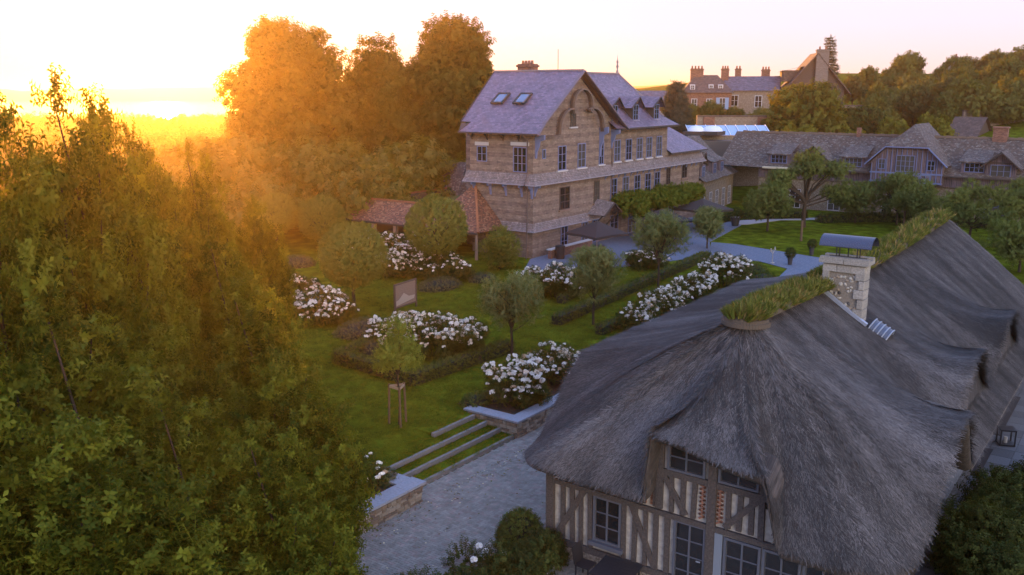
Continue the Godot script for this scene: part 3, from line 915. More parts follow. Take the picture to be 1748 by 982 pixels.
	b.box(Vector3(104.3, 3.72, zc - 1.6), Vector3(104.9, 3.82, zc + 2.6)); b.box(Vector3(104.3, 4.7, zc - 1.6), Vector3(104.38, 4.8, zc + 2.6)); b.box(Vector3(104.3, 3.82, zc - 1.6), Vector3(104.37, 3.92, zc + 2.6))
	for k in 5:
		var z := zc - 1.55 + 1.03 * k
		b.box(Vector3(104.3, 3.92, z - 0.04), Vector3(104.37, 4.7, z + 0.04))
		if k < 4:
			b.bar(Vector3(104.33, 3.92, z + 0.05), Vector3(104.33, 4.7, z + 0.98), 0.05, 0.06, Vector3.LEFT)
			b.bar(Vector3(104.33, 4.7, z + 0.05), Vector3(104.33, 3.92, z + 0.98), 0.05, 0.055, Vector3.LEFT)
	part(w, "balcony", b.mesh(), plain("balcony_blue", Color(0.11, 0.145, 0.22), 0.6))
	b = B.new()
	b.box(Vector3(110.6, 8, -16.1), Vector3(111.5, 9.6, -14.7)); b.box(Vector3(110.5, 9.6, -16.2), Vector3(111.6, 9.75, -14.6))
	part(w, "chimney", b.mesh(), mats["brick"])
	b = B.new()
	b.box(Vector3(110.7, 8, -30.3), Vector3(111.2, 9.3, -29.9))
	part(w, "chimney", b.mesh(), mats["brick"])
	# lower range between the inn and the long wing, steeper and lower at the eaves
	var lo := thing("crooked_tiled_range", "crooked low range with steep old tile roof between the inn and the long wing", "building", Vector3(93.4, 0, -41.7), 0.14)
	b = B.new()
	b.sheet(24, 7, func(i: int, j: int):
		var x: float = 15.0 * i / 23.0
		var t: float = j / 6.0
		return Vector3(x, lerpf(3.75, 8.1 - 0.5 * smooth(5, 0, x), t) - 0.35 * sin(PI * t) + 0.15 * wob.get_noise_2d(x * 5, t * 25), 0.5 - 5.3 * t), func(i: int, j: int): return Vector2(15.0 * i / 23.0, -1.1 * j))
	b.quad(Vector3(15, 3.75, -10), Vector3(0, 3.75, -10), Vector3(0, 7.6, -4.8), Vector3(15, 8.1, -4.8))
	part(lo, "roof", b.mesh(), tile)
	b = B.new()
	b.box(Vector3(0, 0, -9.6), Vector3(14, 3.9, 0))
	part(lo, "wall", b.mesh(), stone)
	for e in [[1.9, 0.55], [6.5, 1.0], [9.6, 1.0]]:
		var x: float = e[0]
		b = B.new()
		if x < 3:
			for s in [-1.0, 1.0]:
				var l0 := Vector3(x + s * 1.3, 5.3, -0.1)
				var l1 := Vector3(x + s * 1.3, 5.3, -2.0)
				if s < 0: b.quad(l1, l0, Vector3(x, 7.0, -0.1), Vector3(x, 7.0, -3.6))
				else: b.quad(l0, l1, Vector3(x, 7.0, -3.6), Vector3(x, 7.0, -0.1))
		else:
			b.quad(Vector3(x - 1.3, 5.55, -0.15), Vector3(x + 1.3, 5.55, -0.15), Vector3(x + 1.2, 6.9, -3.4), Vector3(x - 1.2, 6.9, -3.4))
		var d := part(lo, "dormer", b.mesh(), tile)
		b = B.new()
		b.box(Vector3(x - 0.9, 4.0, -2.4), Vector3(x + 0.9, 5.5, -0.35))
		part(d, "dormer_wall", b.mesh(), clad)
		window(lo, Vector3(x, 4.1, -0.33), Vector3.BACK, 0.95, 1.25, 2, 2, blue)
	for e in [[1.0, 1.0, 2.2], [4.0, 1.1, 2.2], [6.6, 1.2, 2.2], [9.5, 1.2, 2.2], [12.2, 1.2, 2.2]]:
		window(lo, Vector3(e[0], 0.1, 0.01), Vector3.BACK, e[1], e[2], 2, 3, mats["pale_door"], false, "door")
	# skylight domes and a pale blue glazed roof behind the range
	for k in 2:
		var p := survey(24.6 + 2.2 * k, 8.2, 124.0)
		var dome := thing("skylight_dome", ["smaller white skylight dome behind the inn", "larger white skylight dome beside the pale blue glass roof"][k], "skylight", p)
		b = B.new()
		b.lathe(Vector3.ZERO, [Vector2(1.15 + 0.25 * k, 0), Vector2(1.05 + 0.22 * k, 0.32), Vector2(0.7 + 0.15 * k, 0.62), Vector2(0.0, 0.75)], 14)
		part(dome, "dome", b.mesh(), plain("dome_white", Color(0.62, 0.66, 0.72), 0.3))
		b = B.new()
		b.box(Vector3(-1.3, -0.5, -1.3), Vector3(1.3, 0, 1.3))
		part(dome, "curb", b.mesh(), dk)
	var gl := thing("glazed_roof", "pale blue glazed roof in front of the rubble wall beyond the inn", "greenhouse", survey(29.5, 0, 127), YAW - PI / 2)
	b = B.new()
	b.quad(Vector3(-5.5, 7.6, 2.0), Vector3(5.5, 7.6, 2.0), Vector3(5.5, 8.8, -1.5), Vector3(-5.5, 8.8, -1.5))
	part(gl, "roof", b.mesh(), plain("blue_glass", Color(0.24, 0.36, 0.52), 0.2))
	b = B.new()
	for k in 9:
		b.bar(Vector3(-5.5 + 1.375 * k, 7.66, 2.02), Vector3(-5.5 + 1.375 * k, 8.86, -1.48), 0.08, 0.08)
	part(gl, "glazing_bar", b.mesh(), plain("dome_white", Color.WHITE))
	b = B.new()
	b.box(Vector3(-5.4, 0, -1.4), Vector3(5.4, 7.5, 1.9))
	part(gl, "wall", b.mesh(), stone)
	b = B.new()
	b.box(Vector3(-9.5, 4, 1.0), Vector3(6, 7.0, 5.0))
	part(gl, "flat_roof", b.mesh(), plain("felt", Color(0.10, 0.085, 0.075), 0.9))

const RZ := -9.8
var eave_noise := FastNoiseLite.new()

func plateau(x: float, a0: float, a1: float, b0: float, b1: float) -> float:
	return smoothstep(a0, a1, x) * (1.0 - smoothstep(b0, b1, x))

func eave_at(s: float) -> Array:
	# the eaves line in plan, from the back of the left side round the front to the back of the right side; returns [place, outward]
	var x0 := 21.5
	var xb := 53.0
	var zl := -15.6
	var zr := -4.0
	var r := 1.5
	var l1 := xb - x0 - r
	var q := PI * r / 2
	var l2 := zr - zl - 2 * r
	if s < l1:
		return [Vector2(xb - s, zl), Vector2(0, -1)]
	s -= l1
	if s < q:
		var a := PI * 1.5 - s / r
		return [Vector2(x0 + r + r * cos(a), zl + r + r * sin(a)), Vector2(cos(a), sin(a))]
	s -= q
	if s < l2:
		return [Vector2(x0, zl + r + s), Vector2(-1, 0)]
	s -= l2
	if s < q:
		var a := PI - s / r
		return [Vector2(x0 + r + r * cos(a), zr - r + r * sin(a)), Vector2(cos(a), sin(a))]
	s -= q
	return [Vector2(x0 + r + s, zr), Vector2(0, 1)]

func thatch_len() -> float:
	return (53.0 - 21.5 - 1.5) * 2 + PI * 1.5 + 11.6 - 3.0

func thatch_eave_y(p: Vector2, out: Vector2) -> float:
	var front := lerpf(2.62, 2.2, smooth(-11.0, -7.0, p.y))
	var side := 2.5 if p.y < RZ else 2.3
	return lerpf(side, front, clampf(-out.x, 0, 1))

func thatch_lift(p: Vector2, e: Vector2, o: Vector2, t: float) -> float:
	# swept-up eyebrows: over the front dormer, along the left side, over the right doorway, and two hooded dormers with an apron below
	var x := p.x
	var z := p.y
	var y := 0.0
	# the front eyebrow fans out from the ridge's end, so it is measured along the eaves
	y += (1.95 - 0.1 * smooth(-10.5, -8, e.y)) * plateau(e.y, -10.95 - 2.2 * (1 - t), -10.68 + 1.0 * (1 - t), -7.6 - 1.2 * (1 - t), -6.95 + 2.2 * (1 - t)) * pow(t, 1.6) * pow(clampf(-o.x, 0, 1), 2.0)
	if o.y < 0:
		y += 2.45 * plateau(x, 22.6, 26.2, 40, 50) * pow(t, 1.7) * pow(-o.y, 0.5)
	if o.y > 0.05:
		y += 2.3 * plateau(x, 22.6, 27.0, 27.9, 30.3 + 0.6 * (1 - t)) * pow(t, 2.4) * o.y
		var apron := 1.0 - smooth(0.855, 0.875, t)
		y += 1.85 * plateau(x, 29.7, 33.0, 34.2, 37.1) * pow(minf(t / 0.86, 1), 3.0) * apron
		y += 1.75 * plateau(x, 37.2, 40.4, 41.7, 44.8) * pow(minf(t / 0.86, 1), 3.0) * apron
	return y

func thatch_point(s: float, t: float) -> Vector3:
	var e := eave_at(s)
	var p: Vector2 = e[0]
	var o: Vector2 = e[1]
	var rx := clampf(p.x + 1.0, 25.6, 53.0)
	var r := Vector2(rx, RZ)
	var q := r.lerp(p, t)
	var ry := 7.15 - 0.3 * sin(PI * clampf((rx - 25.6) / 27.4, 0, 1))
	var y := lerpf(ry, thatch_eave_y(p, o), t)
	y += 0.16 * sin(PI * t) * (1.0 - 1.4 * clampf(-o.x, 0, 1))
	y += thatch_lift(q if t < 1 else p, p, o, t)
	y += 0.09 * eave_noise.get_noise_2d(s * 9, t * 14) * smooth(0, 0.2, t) * 0.5
	# the rolls of thicker thatch that run down the two front hips
	var hip := exp(-pow((s - (30.0 + PI * 0.75)) * lerpf(0.15, 1.0, t) / 0.8, 2))
	y += 0.06 * hip * smooth(0.05, 0.5, t)
	return Vector3(q.x, y, q.y)

func build_cottage() -> void:
	eave_noise.frequency = 0.05
	var th := thing("thatched_cottage", "long timber framed cottage under a grey thatched roof with grass along its ridge", "cottage")
	var thatch := StandardMaterial3D.new()
	thatch.resource_name = "thatch"
	thatch.albedo_texture = noise_tex("straw", Color(0.035, 0.03, 0.03).linear_to_srgb(), Color(0.13, 0.112, 0.11).linear_to_srgb(), 0.06, FastNoiseLite.TYPE_SIMPLEX, 256, 5)
	thatch.uv1_scale = Vector3(1.6, 0.22, 1)
	thatch.roughness = 0.95
	thatch.heightmap_enabled = true
	thatch.heightmap_scale = 1.6
	thatch.heightmap_texture = noise_tex("straw_relief", Color.BLACK, Color.WHITE, 0.09, FastNoiseLite.TYPE_SIMPLEX, 256, 4)
	var L := thatch_len()
	var ns := 760
	var nt := 54
	var edge := [Vector2(0.05, -0.07), Vector2(0.07, -0.17), Vector2(0.02, -0.28), Vector2(-0.12, -0.37), Vector2(-0.45, -0.33), Vector2(-1.1, 0.1)]
	var b := B.new()
	b.sheet(ns, nt + edge.size(), func(i: int, j: int):
		var s: float = L * i / (ns - 1)
		if j < nt:
			return thatch_point(s, pow(float(j) / (nt - 1), 0.9))
		var p := thatch_point(s, 1.0)
		var o: Vector2 = eave_at(s)[1]
		var d: Vector2 = edge[j - nt]
		return p + Vector3(o.x * d.x, d.y, o.y * d.x), func(i: int, j: int): return Vector2(L * i / (ns - 1), j * 0.15))
	weather(thatch, "thatch_age", 0.6, 1.0, 5.0)
	var roof := part(th, "thatch_roof", b.mesh(), thatch)
	# loose straw ends all over the roof
	var straw_meshes := []
	for v in 3:
		b = B.new()
		for k in 6:
			var x := rng.randf_range(-0.11, 0.11)
			var y := rng.randf_range(-0.12, 0.12)
			var l := rng.randf_range(0.12, 0.34)
			var tw := rng.randfn(0.0, 0.035)
			var w := rng.randf_range(0.004, 0.009)
			var z := rng.randf_range(0.005, 0.045)
			b.quad(Vector3(x - w, y, 0.002), Vector3(x + w, y, 0.002), Vector3(x + w * 0.6 + tw, y - l, z), Vector3(x - w * 0.6 + tw, y - l, z))
		straw_meshes.append(b.mesh())
	var places := []
	var tints := []
	var bins := [[], [], []]
	var shades := [[], [], []]
	var n2 := FastNoiseLite.new()
	n2.frequency = 0.05
	n2.seed = 9
	for k in 260000:
		var s := rng.randf() * L
		if s < 28.0 and rng.randf() < 0.75:
			continue
		var t := sqrt(rng.randf_range(0.0004, 0.955))
		var p := thatch_point(s, t)
		var p1 := thatch_point(s, t - 0.02)
		var p2 := thatch_point(minf(s + 0.05, L), t)
		var up := (p1 - p).normalized()
		var side := (p2 - p)
		side = (side - up * side.dot(up)).normalized()
		if side.length() < 0.5:
			continue
		var nn := side.cross(up)
		if nn.y < 0:
			nn = -nn; side = -side
		var bs := Basis(side, up, nn).rotated(nn, rng.randfn(0.0, 0.24))
		var sc := rng.randf_range(0.7, 1.35)
		var pick := k % 3
		bins[pick].append(Transform3D(bs.scaled_local(Vector3(sc * 1.2, sc, sc * rng.randf_range(0.15, 0.75))), p + nn * 0.004))
		var streak := 0.5 + 0.5 * n2.get_noise_2d(s * 22.0, t * 26.0)
		var patch := 0.5 + 0.5 * n2.get_noise_2d(s * 3.0 + 300, t * 12.0)
		var g := lerpf(0.02, 0.165, pow(clampf((streak - 0.5) * 1.0 + patch * 0.85 - 0.05 + rng.randf_range(-0.34, 0.34), 0, 1), 1.5))
		shades[pick].append(Color(g * 1.03, g * 0.93, g * 0.90))
	var straw := plain("straw_stems", Color(1, 1, 1), 0.9)
	straw.albedo_color = Color.WHITE
	for v in 3:
		copies(roof, "straw", straw_meshes[v], straw, bins[v], shades[v]).set_meta("kind", "stuff")
	# gable end at the back
	# walls
	var plaster := rough("plaster", Color(0.36, 0.33, 0.30), Color(0.50, 0.47, 0.43), 1.7, 0.6)
	weather(plaster, "damp", 0.8, 1.0, 2.2)
	var oak := rough("weathered_oak", Color(0.05, 0.045, 0.045), Color(0.115, 0.10, 0.097), 0.7, 1.2)
	var flint := rough("plinth_stone", Color(0.12, 0.105, 0.09), Color(0.26, 0.23, 0.20), 0.9, 3.0, 0.06, FastNoiseLite.TYPE_CELLULAR)
	var X := 22.3
	b = B.new()
	b.box(Vector3(X, -0.2, -14.6), Vector3(52.5, 2.75, -4.95))
	b.box(Vector3(X + 0.004, 2.75, -10.85), Vector3(22.42, 3.85, -7.95))
	b.box(Vector3(25.2, 2.75, -14.604), Vector3(44, 4.2, -14.0))
	b.box(Vector3(X + 0.004, 2.75, -7.95), Vector3(22.40, 3.1, -7.72))
	b.extrude(PackedVector2Array([Vector2(-14.9, 2.4), Vector2(-4.7, 2.4), Vector2(-9.8, 6.9)]), Vector3(52.9, 0, 0), Vector3.BACK, Vector3.UP, -0.4)
	part(th, "wall", b.mesh(), plaster)
	b = B.new()
	b.box(Vector3(25.6, 2.75, -5.2), Vector3(28.4, 3.75, -4.95))
	b.extrude(PackedVector2Array([Vector2(30.6, 2.0), Vector2(36.2, 2.0), Vector2(35.2, 3.3), Vector2(34.3, 3.85), Vector2(33.2, 3.85), Vector2(31.9, 3.0)]), Vector3(0, 0, -4.84), Vector3.RIGHT, Vector3.UP, 0.2)
	b.extrude(PackedVector2Array([Vector2(38.0, 2.0), Vector2(43.6, 2.0), Vector2(42.6, 3.2), Vector2(41.8, 3.75), Vector2(40.6, 3.75), Vector2(39.2, 3.0)]), Vector3(0, 0, -4.84), Vector3.RIGHT, Vector3.UP, 0.2)
	part(th, "dormer_wall", b.mesh(), oak)
	b = B.new()
	b.box(Vector3(X - 0.12, -0.9, -14.75), Vector3(52.6, -0.2, -4.8))
	part(th, "plinth", b.mesh(), flint)
	# front frame: every timber on its own
	var F := X - 0.05
	var stick := func(z0: float, y0: float, z1: float, y1: float, w: float, proud: float) -> void:
		var q := B.new()
		var bow := rng.randfn(0.0, 0.012)
		q.bar(Vector3(X - 0.02 - proud / 2, y0, z0 + rng.randfn(0.0, 0.012)), Vector3(X - 0.02 - proud / 2, y1, z1 + bow), w * rng.randf_range(0.88, 1.1), proud, Vector3.LEFT)
		part(th, "timber", q.mesh(), oak)
	stick.call(-14.48, -0.2, -14.48, 2.75, 0.26, 0.12)
	stick.call(-14.6, -0.1, -4.9, -0.1, 0.2, 0.10)
	stick.call(-14.35, 1.86, -4.9, 1.74, 0.17, 0.092)
	stick.call(-10.9, 3.1, -7.65, 3.08, 0.17, 0.10)
	stick.call(-10.78, 1.94, -10.78, 4.0, 0.2, 0.085)
	stick.call(-7.76, 1.86, -7.76, 3.45, 0.18, 0.085)
	stick.call(-9.2, -0.2, -9.2, 4.0, 0.24, 0.11)
	for e in [[-14.32, 0.0, -13.3, 1.78], [-11.64, 1.77, -10.86, 0.02], [-10.68, 3.0, -9.95, 1.95], [-8.82, 1.92, -7.84, 3.0]]:
		stick.call(e[0], e[1], e[2], e[3], 0.17, 0.075)
	for z in [-14.05, -13.72, -13.4, -13.07, -11.9, -11.55, -11.2, -10.85, -10.5]:
		stick.call(z, 0.0, z, 1.78, 0.15, 0.06)
	for k in 9:
		stick.call(-14.1 + 0.4 * k, 1.95, -14.1 + 0.4 * k, 2.75, 0.15, 0.06)
	for z in [-10.4, -10.05, -9.72, -8.72, -8.38, -8.05]:
		stick.call(z, 1.92, z, 3.02, 0.15, 0.06)
	for k in 6:
		stick.call(-7.3 + 0.42 * k, 1.84, -7.3 + 0.42 * k, 2.7, 0.15, 0.06)
	# brick nogging between some of the studs, laid in herringbone
	for e in [[-9.5, 1.96, 0.19], [-8.98, 1.96, 0.21]]:
		for k in 17:
			var q := B.new()
			var tf := Transform3D(Basis(Vector3.RIGHT, 0.5 if k % 2 else -0.5), Vector3(X - 0.03, e[1] + 0.05 + 0.062 * k, e[0] + 0.02))
			q.cbox(Vector3(-0.02, -0.023, -e[2] / 2), Vector3(0.014 + 0.004 * (k % 3), 0.023, e[2] / 2), tf)
			part(th, "brick", q.mesh(), plain("nogging_brick%d" % (k % 3), [Color(0.22, 0.10, 0.07), Color(0.27, 0.135, 0.09), Color(0.18, 0.085, 0.062)][k % 3], 0.9))
	for z in [-11.3, -10.98]:
		for k in 9:
			var q := B.new()
			q.box(Vector3(X - 0.03, 1.97 + 0.08 * k, z - 0.1), Vector3(X + 0.01, 2.03 + 0.08 * k, z + 0.1))
			part(th, "brick", q.mesh(), mats["nogging_brick%d" % (k % 3)])
	b = B.new()  # dark boards added over the plaster to stand for the eaves' deep shade
	for k in 34:
		b.box(Vector3(22.6 + 0.2 * k, -0.2, -4.95), Vector3(22.785 + 0.2 * k, 2.74, -4.915 - 0.008 * (k % 2)))
	part(th, "shade_boarding", b.mesh(), mats["dark_timber"]).set_meta("kind", "stuff")
	# windows and door of the front
	var gray := plain("grey_joinery", Color(0.075, 0.085, 0.115), 0.6)
	var at := Vector3(X - 0.03, 0, 0)
	window(th, at + Vector3(0, 0.3, -12.47), Vector3.LEFT, 0.95, 1.46, 2, 3, gray, true)
	sill(th, at + Vector3(0, 0.28, -12.47), Vector3.LEFT, 1.15, gray)
	window(th, at + Vector3(0, -0.3, -9.8), Vector3.LEFT, 0.98, 2.05, 2, 4, gray, true, "glazed_door")
	for z in [-8.25, -7.15, -6.05]:
		window(th, at + Vector3(0, 0.1, z), Vector3.LEFT, 1.05, 1.55, 2, 3, gray, true)
	for z in [-9.98, -8.45]:
		window(th, at + Vector3(-0.02, 3.2, z), Vector3.LEFT, 1.15, 0.86, 2, 2, gray, true)
	b = B.new()
	b.box(Vector3(X - 0.1, -0.2, -9.05), Vector3(X + 0.01, 1.7, -8.82))
	part(th, "post_panel", b.mesh(), plain("pale_grey_joinery", Color(0.16, 0.19, 0.24), 0.6))
	b = B.new()
	b.bar(Vector3(X - 0.15, 0.7, -9.42), Vector3(X - 0.15, 0.7, -9.54), 0.03, 0.03)
	part(th, "door_handle", b.mesh(), mats["lead"])
	for e in [[33.7, 2.35, 0.85, 1.15, 3], [41.1, 2.3, 0.85, 1.1, 3]]:
		for k in 2:
			window(th, Vector3(e[0] - 0.47 + 0.94 * k, e[1], -4.82), Vector3.BACK, e[2], e[3], 2, 3, gray)
	window(th, Vector3(26.9, -0.3, -4.915), Vector3.BACK, 1.6, 2.2, 2, 3, gray, false, "glazed_door")
	# grass and irises growing along the ridge
	var earth := rough("ridge_earth", Color(0.07, 0.052, 0.036), Color(0.15, 0.115, 0.075), 0.8, 4.0)
	for e in [[25.0, 32.0], [32.95, 53.0]]:
		b = B.new()
		var n := int((e[1] - e[0]) * 4)
		b.sheet(n, 9, func(i: int, j: int):
			var x: float = e[0] + (e[1] - e[0]) * i / (n - 1)
			var a := PI * j / 8.0
			var w := 0.62 * sqrt(clampf(minf((x - e[0]) / 0.6, (e[1] - x) / 0.25), 0.02, 1))
			var ry := 7.15 - 0.3 * sin(PI * clampf((x - 26.0) / 27.0, 0, 1))
			return Vector3(x, ry - 0.1 + w * 0.36 * sin(a), RZ - w * cos(a)), func(i: int, j: int): return Vector2(i * 0.25, j * 0.2))
		part(th, "ridge_turf", b.mesh(), earth)
	b = B.new()
	for k in 26:
		var a0 := PI * 0.5 + PI * k / 26.0
		var a1 := PI * 0.5 + PI * (k + 1) / 26.0
		for q in 2:
			var rr := 0.68 - 0.05 * q
			b.bar(Vector3(25.68 + rr * cos(a0), 6.9 + 0.1 * q, RZ + rr * sin(a0)), Vector3(25.68 + rr * cos(a1), 6.9 + 0.1 * q, RZ + rr * sin(a1)), 0.13, 0.13)
	part(th, "ridge_collar", b.mesh(), plain("collar_straw", Color(0.085, 0.066, 0.05), 0.9))
	b = B.new()
	for k in 7:
		var a := rng.randf() * TAU
		var d := Vector3(cos(a), 0, sin(a))
		var h := rng.randf_range(0.2, 0.55)
		var lean := rng.randf_range(0.06, 0.3)
		var o := d * 0.05 * rng.randf()
		var s := d.cross(Vector3.UP) * 0.021
		b.quad(o - s, o + s, o + s * 0.8 + Vector3(0, h * 0.6, 0) + d * lean * 0.35, o - s * 0.8 + Vector3(0, h * 0.6, 0) + d * lean * 0.35)
		b.tri(o - s * 0.8 + Vector3(0, h * 0.6, 0) + d * lean * 0.35, o + s * 0.8 + Vector3(0, h * 0.6, 0) + d * lean * 0.35, o + Vector3(0, h, 0) + d * lean)
	places = []; tints = []
	for k in 5200:
		var x := rng.randf_range(25.0, 53.0)
		if k < 2300: x = rng.randf_range(25.0, 36.0)
		if x > 31.9 and x < 33.1: continue
		var a := PI * rng.randf_range(0.06, 0.94)
		var w := 0.62 * sqrt(clampf((x - 24.9) / 0.6, 0.02, 1))
		var ry := 7.15 - 0.3 * sin(PI * clampf((x - 26.0) / 27.0, 0, 1))
		var tuft := 0.5 + 0.5 * n2.get_noise_2d(x * 16.0, a * 8.0)
		if tuft < 0.36 and rng.randf() < 0.85: continue
		var sc := rng.randf_range(0.4, 0.78) * lerpf(0.7, 1.0, sin(a)) * lerpf(0.6, 1.35, tuft)
		var bs := Basis(Vector3.RIGHT, -(PI / 2 - a) * 0.55) * Basis(Vector3.UP, rng.randf() * TAU)
		places.append(Transform3D(bs.scaled_local(Vector3(sc, sc, sc)), Vector3(x, ry - 0.14 + w * 0.36 * sin(a), RZ - w * cos(a))))
		var dry := rng.randf()
		tints.append(Color(0.075, 0.105, 0.022).lerp(Color(0.26, 0.225, 0.05), dry * dry) if dry < 0.86 else Color(0.30, 0.21, 0.09))
	copies(th, "ridge_grass", b.mesh(), leaf_mat("ridge_blade", Color(1, 1, 1), 0.7), places, tints).set_meta("kind", "stuff")
	build_stone_chimney(th)

func stone_block(size: Vector3, jit: float, r: RandomNumberGenerator) -> ArrayMesh:
	# a dressed stone with slightly uneven, chamfered faces; its front faces -x
	var b := B.new()
	var s := size / 2
	var c := minf(minf(s.x, s.y), s.z) * 0.22
	var ring := func(f: float, x: float) -> Array:
		var o := []
		for q in [[-1, -1], [-1, 1], [1, 1], [1, -1]]:
			o.append(Vector3(x + r.randf_range(-jit, jit), q[0] * (s.y - f) + r.randf_range(-jit, jit), q[1] * (s.z - f) + r.randf_range(-jit, jit)))
		return o
	var r0: Array = ring.call(c, -s.x)
	var r1: Array = ring.call(0.0, -s.x + c)
	var r2: Array = ring.call(0.0, s.x)
	b.quad(r0[0], r0[1], r0[2], r0[3])
	for k in 4:
		b.quad(r1[k], r1[(k + 1) % 4], r0[(k + 1) % 4], r0[k])
		b.quad(r2[k], r2[(k + 1) % 4], r1[(k + 1) % 4], r1[k])
	return b.mesh()

func pebble(r: RandomNumberGenerator, seg := 7) -> ArrayMesh:
	# an uneven rounded stone of about unit size
	var b := B.new()
	var pts := []
	for j in 4:
		var row := []
		var a := PI * (j + 0.5) / 4.0 - PI / 2
		for k in seg:
			var w := TAU * k / seg + 0.4 * j
			var q := r.randf_range(0.38, 0.55)
			row.append(Vector3(cos(a) * cos(w) * q, sin(a) * q, cos(a) * sin(w) * q))
		pts.append(row)
	for j in 3:
		for k in seg:
			b.quad(pts[j][k], pts[j + 1][k], pts[j + 1][(k + 1) % seg], pts[j][(k + 1) % seg])
	for k in seg:
		b.tri(Vector3(0, -0.45, 0), pts[0][k], pts[0][(k + 1) % seg]); b.tri(Vector3(0, 0.45, 0), pts[3][(k + 1) % seg], pts[3][k])
	return b.mesh()

func build_stone_chimney(th: Node3D) -> void:
	var r := RandomNumberGenerator.new()
	r.seed = 77
	var x0 := 32.0
	var x1 := 32.6
	var z0 := -9.55
	var z1 := -8.1
	var ch := B.new()
	ch.box(Vector3(x0 + 0.05, 4.4, z0 + 0.03), Vector3(x1, 7.9, z1 - 0.05))
	var chim := part(th, "chimney", ch.mesh(), rough("lime_mortar", Color(0.17, 0.15, 0.125), Color(0.25, 0.22, 0.19), 0.6, 1.0))
	var stone := [rough("lime_stone", Color(0.22, 0.205, 0.19), Color(0.40, 0.38, 0.35), 0.7, 0.8), rough("lime_stone_b", Color(0.19, 0.18, 0.165), Color(0.34, 0.32, 0.295), 0.6, 0.8)]
	# quoins on both edges of the front and up the narrow right face
	var y := 4.7
	var k := 0
	while y < 7.45:
		var h := r.randf_range(0.27, 0.36)
		for e in 2:
			var w := (0.36 if (k + e) % 2 else 0.22) + r.randf_range(-0.03, 0.03)
			var zc := z0 + w / 2 if e == 0 else z1 - w / 2
			part(chim, "block", stone_block(Vector3(0.12, h - 0.02, w), 0.008, r), stone[r.randi() % 2], Vector3(x0 + 0.04, y + h / 2, zc))
		var dep := x1 - x0 - 0.08
		part(chim, "block", stone_block(Vector3(0.10, h - 0.02, dep), 0.008, r), stone[r.randi() % 2], Vector3((x0 + x1) / 2 + 0.02, y + h / 2, z1 - 0.04), PI / 2)
		y += h
		k += 1
	# one course of long blocks under the cap
	for e in 3:
		part(chim, "block", stone_block(Vector3(0.13, 0.26, 0.47), 0.006, r), stone[e % 2], Vector3(x0 + 0.035, 7.6, z0 + 0.24 + 0.483 * e))
	part(chim, "block", stone_block(Vector3(0.11, 0.26, 0.5), 0.006, r), stone[0], Vector3(32.32, 7.6, z1 - 0.04), PI / 2)
	# flints in the middle
	var fl := [plain("flint_pale", Color(0.36, 0.34, 0.30), 0.5), plain("flint_dark", Color(0.05, 0.048, 0.05), 0.3), plain("flint_brown", Color(0.24, 0.19, 0.14), 0.5)]
	var shapes := []
	for q in 6: shapes.append(pebble(r))
	for q in 130:
		var m: int = [0, 0, 0, 1, 2, 2][r.randi() % 6]
		var o := part(chim, "flint", shapes[q % 6], fl[m], Vector3(x0 + 0.055, r.randf_range(4.9, 7.42), r.randf_range(z0 + 0.30, z1 - 0.28)), 0)
		o.rotation = Vector3(r.randf() * TAU, 0, 0)
		o.scale = Vector3(0.09, r.randf_range(0.09, 0.17), r.randf_range(0.08, 0.13))
	# stone cap with a dark flue and a curved tin cowl on thin legs
	var b := B.new()
	for e in 2:
		b.box(Vector3(x0 - 0.12, 7.78, z0 - 0.12 + 0.86 * e), Vector3(x1 + 0.12, 7.93, z0 - 0.12 + 0.86 * (e + 1) - 0.02 - 0.02 * e))
	b.box(Vector3(x0 - 0.1, 7.93, z0 - 0.1), Vector3(x0 + 0.12, 8.0, z1 + 0.1)); b.box(Vector3(x1 - 0.12, 7.93, z0 - 0.1), Vector3(x1 + 0.1, 8.0, z1 + 0.1))
	part(chim, "cap_stone", b.mesh(), stone[1])
	b = B.new()
	b.box(Vector3(x0 + 0.13, 7.932, z0 + 0.1), Vector3(x1 - 0.13, 7.97, z1 - 0.1))
	part(chim, "flue", b.mesh(), plain("soot", Color(0.012, 0.011, 0.011), 0.95))
	for e in [[32.12, -9.15], [32.48, -9.15], [32.12, -8.45], [32.48, -8.45], [32.3, -8.8]]:
		b = B.new()
		b.cyl(Vector3(e[0], 7.95, e[1]), Vector3(e[0], 8.42, e[1]), 0.02, 0.02, 6)
		part(chim, "cowl_leg", b.mesh(), mats["iron"])
	b = B.new()
	b.sheet(15, 2, func(i: int, j: int):
		var a: float = PI * (0.06 + 0.88 * i / 14.0)
		return Vector3(32.3 - 0.5 * cos(a), 8.32 + 0.42 * sin(a), -9.68 + 1.76 * j), func(i: int, j: int): return Vector2(i * 0.1, j * 2))
	b.sheet(15, 2, func(i: int, j: int):
		var a: float = PI * (0.94 - 0.88 * i / 14.0)
		return Vector3(32.3 - 0.47 * cos(a), 8.3 + 0.40 * sin(a), -9.68 + 1.76 * j), func(i: int, j: int): return Vector2(i * 0.1, j * 2))
	var tin := rough("cowl_tin", Color(0.03, 0.03, 0.045), Color(0.12, 0.13, 0.18), 0.5, 0.0, 0.05, FastNoiseLite.TYPE_SIMPLEX, 0.35)
	tin.metallic = 0.6
	part(chim, "cowl", b.mesh(), tin)
	# lead flashing where the chimney meets the thatch, and the ribbed curved vent at its foot
	b = B.new()
	var prev := Vector3.ZERO
	for q in 9:
		var z := lerpf(-10.0, -7.9, q / 8.0)
		var p := Vector3(x0 - 0.06, thatch_over(x0, z) + 0.12, z)
		if q > 0: b.bar(prev, p, 0.16, 0.1)
		prev = p
	part(chim, "flashing", b.mesh(), mats["lead"])
	var v0 := Vector3(x0 + 0.45, thatch_over(x0 + 0.4, -7.55) + 0.02, -7.55)
